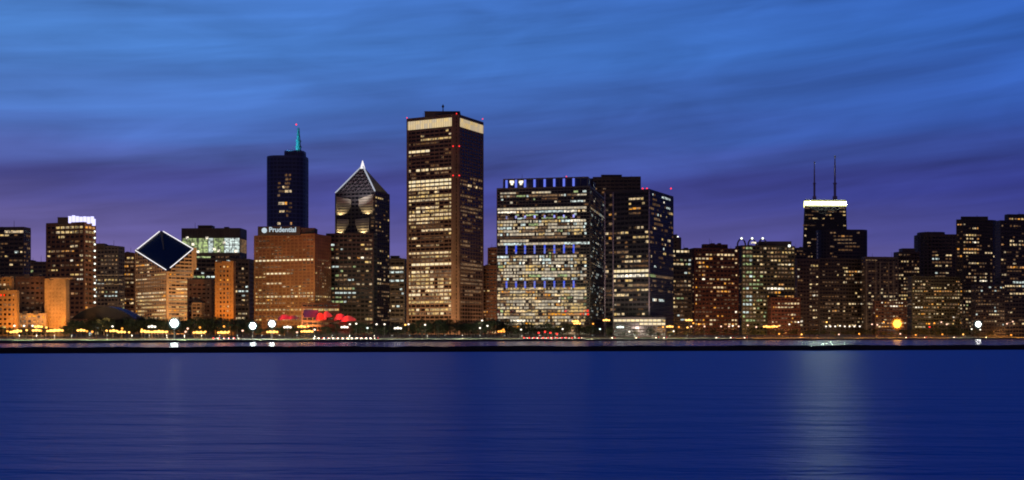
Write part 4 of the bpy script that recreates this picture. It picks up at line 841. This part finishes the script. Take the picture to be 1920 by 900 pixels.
def lamp_site(px, py, low, high=15):
    """nearest place to the shore where a post of a plausible height reaches the wanted row"""
    for d in range(low, 900, 6):
        D = shore(px) + d; x = X(px, D); z = Zp(py, D); g = gz(x, D)
        if d > 130 or z - g <= high: return x, D, g, max(4.5, z - g)
def build_lamp(px, py, c, size):
    big = {'s': 1.15, 'm': 1.7}[size]; k = (shore(px) / 1300) ** .5; r = big * k
    x, D, g, h = lamp_site(px, py, 100 + zlib.crc32(b'%d' % px) % 40)
    t = thing('street_lamp', '%s %s lamp on a %s post before %s' % ({'s': 'small', 'm': 'bright'}[size], WORDS[c], 'tall' if h > 14 else 'low', place(px)), 'street lamp', (x, D, g), 'lit lamps along the park shore')
    mb = MB(); mb.tube([(0, 0, -.3), (0, 0, 1.0), (0, 0, 1.1), (0, 0, h - r)], [.32, .3, .18, .12], 8); mb.tube([(0, 0, h - r - .25), (0, 0, h - r + .1)], [.5, .5], 8)
    link('pole', mb.mesh('pole', W_DKGREY), t)
    mb = MB(); mb.ball((0, 0, h), r, 10, 7, sz=.8); link('lantern', mb.mesh('lantern', LAMP[c], smooth=True), t)
    for sx in ((-1, 1) if size == 'm' else ()):  # outer lanterns and arm added so bright lamps spread a wider glow
        mb = MB(); mb.ball((sx * r * 1.9, 0, h - .2 * r), r * .8, 10, 7, sz=.8); link('lantern', mb.mesh('lantern', LAMP[c], smooth=True), t)
    if size == 'm':
        mb = MB(); mb.tube([(-r * 1.9, 0, h - r - .2), (r * 1.9, 0, h - r - .2)], [.12, .12], 6); link('added_cross_arm', mb.mesh('added_cross_arm', W_DKGREY), t)
    l = link('lamp_glow', GLOW[c]); l.location = (x, D + .3, g + h - r * 1.3); aim(l, (x, D + 6, g + h - r * 1.3 - 8))

def flood_mast(px, py, label, mat, r, side, energy=1.4e4, rgb=(.9, 1.0, .95)):
    x, D, g, h = lamp_site(px, py, 60, 30); rr = r * (D / 1050)
    t = thing('floodlight_mast', label, 'floodlight', (x, D, g), None)
    mb = MB(); mb.tube([(0, 0, -.3), (0, 0, h * .6), (0, 0, h - .5)], [.6, .45, .3], 8); mb.box((0, 0, h), (rr * 1.9, .35, .35)); mb.box((0, 0, h - rr * .55), (rr * 1.5, .35, .35)); mb.box((0, 0, h + rr * .55), (rr * 1.5, .35, .35))
    link('pole', mb.mesh('pole', W_DKGREY), t)
    for n, rad, rs, sm in ((12, .98, .2, side[0]), (18, 1.36, .17, side[1])):  # rings of dim balls added as a soft halo round the lamp head
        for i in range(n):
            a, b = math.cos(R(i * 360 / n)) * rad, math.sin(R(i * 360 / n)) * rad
            mb = MB(); mb.ball((a * rr, -.3, h + b * rr), rr * rs, 8, 6); link('halo_ball', mb.mesh('halo_ball', sm), t)
    l = link('mast_glow', lamp_data('mast_glow', 'SPOT', energy * 2, rgb, shadow_soft_size=rr * .5, spot_size=R(150), spot_blend=.5)); l.location = (x, D + 1, g + h - rr); aim(l, (x, D + 7, g + h - rr - 9))
    for a, b in [(0, 0)] + [(math.cos(R(60 * i)) * .56, math.sin(R(60 * i)) * .56) for i in range(6)]:
        mb = MB(); mb.ball((a * rr, -.6, h + b * rr), rr * .40, 10, 8); link('lantern', mb.mesh('lantern', mat, smooth=True), t)

def build_path_lamps():
    pole = MB(); pole.tube([(0, 0, -.2), (0, 0, 4.2)], [.09, .07], 6); pole.tube([(0, 0, 4.2), (0, 0, 4.3)], [.3, .3], 8); pm = pole.mesh('pole', W_DKGREY)
    lm = MB(); lm.ball((0, 0, 4.55), .26, 8, 6); L1, L2 = lm.mesh('lantern', LAMP['c']), lm.mesh('lantern', LAMP['o'])
    d1 = lamp_data('path_light', 'SPOT', 60000, (.95, .95, .66), shadow_soft_size=.4, spot_size=R(150), spot_blend=.4); d2 = lamp_data('path_light', 'SPOT', 150000, (1.0, .38, .07), shadow_soft_size=.4, spot_size=R(150), spot_blend=.4)
    for i in range(56):  # row extended past the few real lamps, added to light the shore strip
        p = -10 + i * 35 + (i * 37 % 13); o = p > 1400 and not 1800 < p < 1850; D = shore(p) + 22 + (i * 7 % 9); x = X(p, D)
        t = thing('path_lamp', 'small %s path lamp on the shore before %s' % ('orange' if o else 'added pale', place(p)), 'path lamp', (x, D, gz(x, D)), 'small lamps along the shore path')
        link('pole', pm, t); link('lantern', L2 if o else L1, t); l = link('path_light', d2 if o else d1); l.location = (x, D, gz(x, D) + 4.0); aim(l, (x, D + 4, gz(x, D)))

def tree_meshes():
    out = []; bark = wall_mat('bark', (0.05, 0.038, 0.028), .95)
    m, nt, N, L = new_mat('tree_leaf'); o = N('ShaderNodeOutputMaterial'); b = N('ShaderNodeBsdfPrincipled'); b.inputs['Roughness'].default_value = .8
    g = N('ShaderNodeNewGeometry'); n = N('ShaderNodeTexNoise'); n.inputs['Scale'].default_value = .5; L(g.outputs['Position'], n.inputs['Vector'])
    r = N('ShaderNodeValToRGB'); r.color_ramp.elements[0].color = (.012, .022, .008, 1); r.color_ramp.elements[1].color = (.05, .06, .02, 1); r.color_ramp.elements[0].position = .35; r.color_ramp.elements[1].position = .7
    L(n.outputs['Fac'], r.inputs[0]); L(r.outputs[0], b.inputs['Base Color']); L(b.outputs[0], o.inputs[0])
    for v in range(6):
        rnd = random.Random(40 + v); H = 1.0; tm = MB(); tips = []
        tm.tube([(0, 0, -.03), (.01, 0, .2), (0, .01, .55), (.01, 0, .8)], [.035, .026, .018, .006], 7)
        for i in range(9):
            a = i * 2.4 + rnd.random(); z = .22 + .06 * i; ln = .34 * (1 - abs(z - .45)); e = (math.cos(a) * ln, math.sin(a) * ln, z + ln * (.5 + .3 * rnd.random()))
            tm.tube([(0, 0, z), (e[0] * .5, e[1] * .5, (z + e[2]) / 2 - .02), e], [.013, .009, .003], 5); tips += [e, (e[0] * .6, e[1] * .6, e[2] * .9)]
        tips += [(0, 0, .85), (.08, -.05, .78), (-.09, .06, .74)]
        cm = MB()
        for tx, ty, tz in tips:
            cr = rnd.uniform(.09, .17)
            for q in range(38):
                d = Vector((rnd.gauss(0, 1), rnd.gauss(0, 1), rnd.gauss(0, .8))).normalized() * cr * rnd.random() ** .4; c = Vector((tx, ty, tz)) + d
                s = rnd.uniform(.016, .034); u = Vector((rnd.gauss(0, 1), rnd.gauss(0, 1), rnd.gauss(0, 1))).normalized(); w = u.orthogonal().normalized()
                cm.add([c + u * s, c + w * s * .7, c - u * s, c - w * s * .7], [(0, 1, 2, 3)])
        out.append((tm.mesh('trunk', bark), cm.mesh('crown', m)))
    return out

def build_trees():
    T = tree_meshes(); rnd = random.Random(11)
    for x0, x1, n, d0, d1, h0, h1 in ((-30, 130, 16, 170, 260, 9, 13), (130, 250, 22, 150, 330, 14, 22), (250, 480, 38, 150, 380, 15, 25), (480, 620, 20, 150, 300, 10, 15), (620, 780, 26, 150, 330, 12, 20), (780, 960, 34, 150, 360, 16, 26), (960, 1110, 20, 160, 330, 13, 22), (1110, 1260, 14, 120, 300, 8, 16),
                                       (1260, 1450, 14, 160, 300, 8, 15), (1450, 1700, 24, 130, 280, 9, 15), (1700, 1940, 30, 130, 300, 12, 22)):
        for i in range(n):
            p = x0 + (x1 - x0) * (i + rnd.random()) / n; D = shore(p) + rnd.uniform(d0, d1); x = X(p, D); h = rnd.uniform(h0, h1); k = rnd.randrange(6)
            tall = h > (h0 + h1) / 2
            t = thing('park_tree', '%s dark leafy park tree below %s' % ('tall' if tall else 'short', place(p)), 'tree', (x, D, gz(x, D)), 'trees in the lakeside park')
            t.scale = (h * rnd.uniform(1.0, 1.35),) * 2 + (h,); t.rotation_euler = (0, 0, rnd.uniform(0, 6.28))
            link('trunk', T[k][0], t); link('crown', T[k][1], t)

def build_cars():
    paints = [wall_mat('car_paint_' + n, c, .35, .1) for n, c in (('black', (.015, .015, .017)), ('silver', (.4, .4, .42)), ('red', (.25, .02, .02)), ('blue', (.03, .05, .16)), ('white', (.7, .7, .68)))]
    names = ['black', 'silver', 'red', 'blue', 'white']; rub = wall_mat('tyre_rubber', (.02, .02, .02)); hl = lamp_mat('headlight_lamp', (1.0, .82, .58), 12); tl = lamp_mat('tail_lamp', (1.0, .03, .02), 9)
    P = {}
    for i, m in enumerate(paints):
        b = MB(); prof = [(-2.2, .35), (2.2, .35), (2.25, .75), (1.2, .95), (.6, 1.45), (-1.2, 1.48), (-1.9, 1.0), (-2.25, .95)]
        n = len(prof); b.v = [(x, -.88, z) for x, z in prof] + [(x, .88, z) for x, z in prof]; b.f = [tuple(range(n)), tuple(range(n, 2 * n))[::-1]] + [(k, n + k, n + (k + 1) % n, (k + 1) % n) for k in range(n)]; b.mi = [0] * len(b.f)
        P[i] = b.mesh('body', m)
    g = MB(); g.add([(.58, -.895, 1.4), (-1.15, -.895, 1.42), (-1.6, -.895, 1.02), (1.05, -.895, 1.0)], [(0, 1, 2, 3)]); g.add([(.58, .895, 1.4), (-1.15, .895, 1.42), (-1.6, .895, 1.02), (1.05, .895, 1.0)], [(3, 2, 1, 0)]); gm = g.mesh('side_window', G_BLACK)
    w = MB(); w.tube([(0, -.12, 0), (0, .12, 0)], [.33, .33], 12); wm = w.mesh('wheel', rub)
    L1 = MB(); L1.ball((0, 0, 0), .34, 8, 6); hm = L1.mesh('headlight', hl); L2 = MB(); L2.ball((0, 0, 0), .34, 8, 6); tm = L2.mesh('tail_light', tl); rnd = random.Random(8)
    spots = [(p, 73 + (i % 2) * 5.5, 'h') for i, p in enumerate((592, 601, 611, 619, 628, 637, 646, 655, 663, 672, 681, 690, 698, 705))] + [(p, 84 + (i % 2) * 5, 't') for i, p in enumerate((985, 995, 1004, 1012, 1021, 1030, 1038, 1047, 1056, 1064, 1075, 1088))]
    spots += [(p, 78, 't') for p in (404, 415, 424, 433, 443)] + [(p, 84, 'h') for p in (1150, 1195, 1232, 1247, 1345, 1372, 1398)] + [(p, 75, 'h') for p in (1700, 1735, 1790, 1850)]
    for p, d, k in spots:
        c = rnd.randrange(5); D = shore(p) + d; x = X(p, D); q = P2(p + 1, shore(p + 1) + d); yaw = math.atan2(q.y - D, q.x - x) + (math.pi if k == 'h' else 0)
        # heading so that lit lamps face the water side of the bend
        t = thing('car', 'car with %s lit on the shore road before %s' % ('headlights' if k == 'h' else 'red tail lights', place(p)), 'car', (x, D, gz(x, D) + .07), 'cars on the shore road')
        t.rotation_euler = (0, 0, yaw)
        link('body', P[c], t); link('side_window', gm, t)
        for a, b_ in ((1.35, -.78), (1.35, .78), (-1.35, -.78), (-1.35, .78)): link('wheel', wm, t, (a, b_, .33))
        for s in (-.62, .62): link('headlight', hm, t, (2.22, s, .62)); link('tail_light', tm, t, (-2.2, s, .8))

def build_shell():
    D = 1420; t = thing('band_shell', 'open-air band shell of curling red-lit metal ribbons before the copper-brown block', 'band shell', (X(595, D), D, gz(X(595, D), D)))
    bx, by, bz = t.location; metal = wall_mat('brushed_steel', (.24, .17, .165), .5)
    mb = MB(); mb.box((0, 6, 3), (X(650, D) - X(530, D), 14, 6)); link('stage_house', mb.mesh('stage_house', W_DKGREY), t)
    mb = MB(); mb.box((X(583, D) - bx, 0, Zp(588, D) - bz), (17, 3, 9)); link('stage_screen', mb.mesh('stage_screen', wall_mat('navy_screen', (.03, .04, .16))), t)
    rnd = random.Random(2)
    for pl, pr, yb, yt, c in ((522, 548, 600, 590, 'm'), (540, 562, 599, 592, 'm'), (592, 612, 601, 587, 'r'), (606, 622, 596, 584, 'r'), (628, 650, 600, 588, 'm'), (640, 668, 603, 592, 'r')):
        mb = MB(); n = 12; rows = []
        for i in range(n + 1):
            u = i / n; p = pl + (pr - pl) * u; arch = math.sin(math.pi * (u * .8 + .1)); zt = yb + (yt - yb) * arch
            rows.append([(X(p, D) - bx, -6 - 6 * math.sin(u * 5), Zp(yb + 1 - 3 * u, D) - bz), (X(p, D) - bx, -3 - 5 * math.sin(u * 5), Zp(zt, D) - bz), (X(p, D) - bx, -2.4 - 5 * math.sin(u * 5), Zp(zt, D) - bz), (X(p, D) - bx, -5.4 - 6 * math.sin(u * 5), Zp(yb + 1 - 3 * u, D) - bz)])
        o = [q for r in rows for q in r]; f = [(4 * i + j, 4 * i + 4 + j, 4 * i + 4 + (j + 1) % 4, 4 * i + (j + 1) % 4) for i in range(n) for j in range(4)] + [(0, 1, 2, 3), (4 * n + 3, 4 * n + 2, 4 * n + 1, 4 * n)]
        mb.add(o, f); link('ribbon', mb.mesh('ribbon', metal), t)
        pm = (pl + pr) / 2; flood((X(pm, D), D - 28, Zp(yb, D) + 1), (X(pm, D), D - 4, Zp((yb + yt) / 2, D)), 11e4 if c == 'r' else 5e4, (1.0, .01, 0.0) if c == 'r' else (1.0, .005, .03), R(80), 1.0)

def build_park():
    for q in LAMPS.split():
        px, py, c, s = q.split(','); build_lamp(int(px), int(py), c, s)
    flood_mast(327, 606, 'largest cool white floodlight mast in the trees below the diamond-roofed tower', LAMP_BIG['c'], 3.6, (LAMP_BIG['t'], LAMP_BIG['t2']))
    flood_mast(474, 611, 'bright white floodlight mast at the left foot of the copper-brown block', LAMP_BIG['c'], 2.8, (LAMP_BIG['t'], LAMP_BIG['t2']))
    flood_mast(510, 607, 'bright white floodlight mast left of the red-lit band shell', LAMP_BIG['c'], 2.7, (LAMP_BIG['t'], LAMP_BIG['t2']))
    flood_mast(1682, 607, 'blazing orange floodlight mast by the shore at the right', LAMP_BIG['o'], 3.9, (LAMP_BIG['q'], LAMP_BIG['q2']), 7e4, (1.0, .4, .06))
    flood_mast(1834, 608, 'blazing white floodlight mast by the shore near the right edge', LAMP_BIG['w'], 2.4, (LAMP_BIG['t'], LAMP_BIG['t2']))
    build_path_lamps(); build_trees(); build_cars(); build_shell()
LAMP_BIG = {'t': lamp_mat('inner_halo_cool', (.7, .95, .92), .9, 'NONE'), 't2': lamp_mat('outer_halo_cool', (.4, .62, .66), .22, 'NONE'), 'q': lamp_mat('inner_halo_orange', (1.0, .36, .03), 1.3, 'NONE'), 'q2': lamp_mat('outer_halo_orange', (1.0, .24, .02), .4, 'NONE'),  # halo glow for the added rings round the mast lanterns
            'c': lamp_mat('cool_floodlight', (.85, 1.0, .95), 26), 'o': lamp_mat('orange_floodlight', (1.0, .42, .05), 4.0), 'w': lamp_mat('white_floodlight', (1.0, .97, .88), 16)}
build_world(); build_camera(); settings(); build_land()
build_city()
build_park()
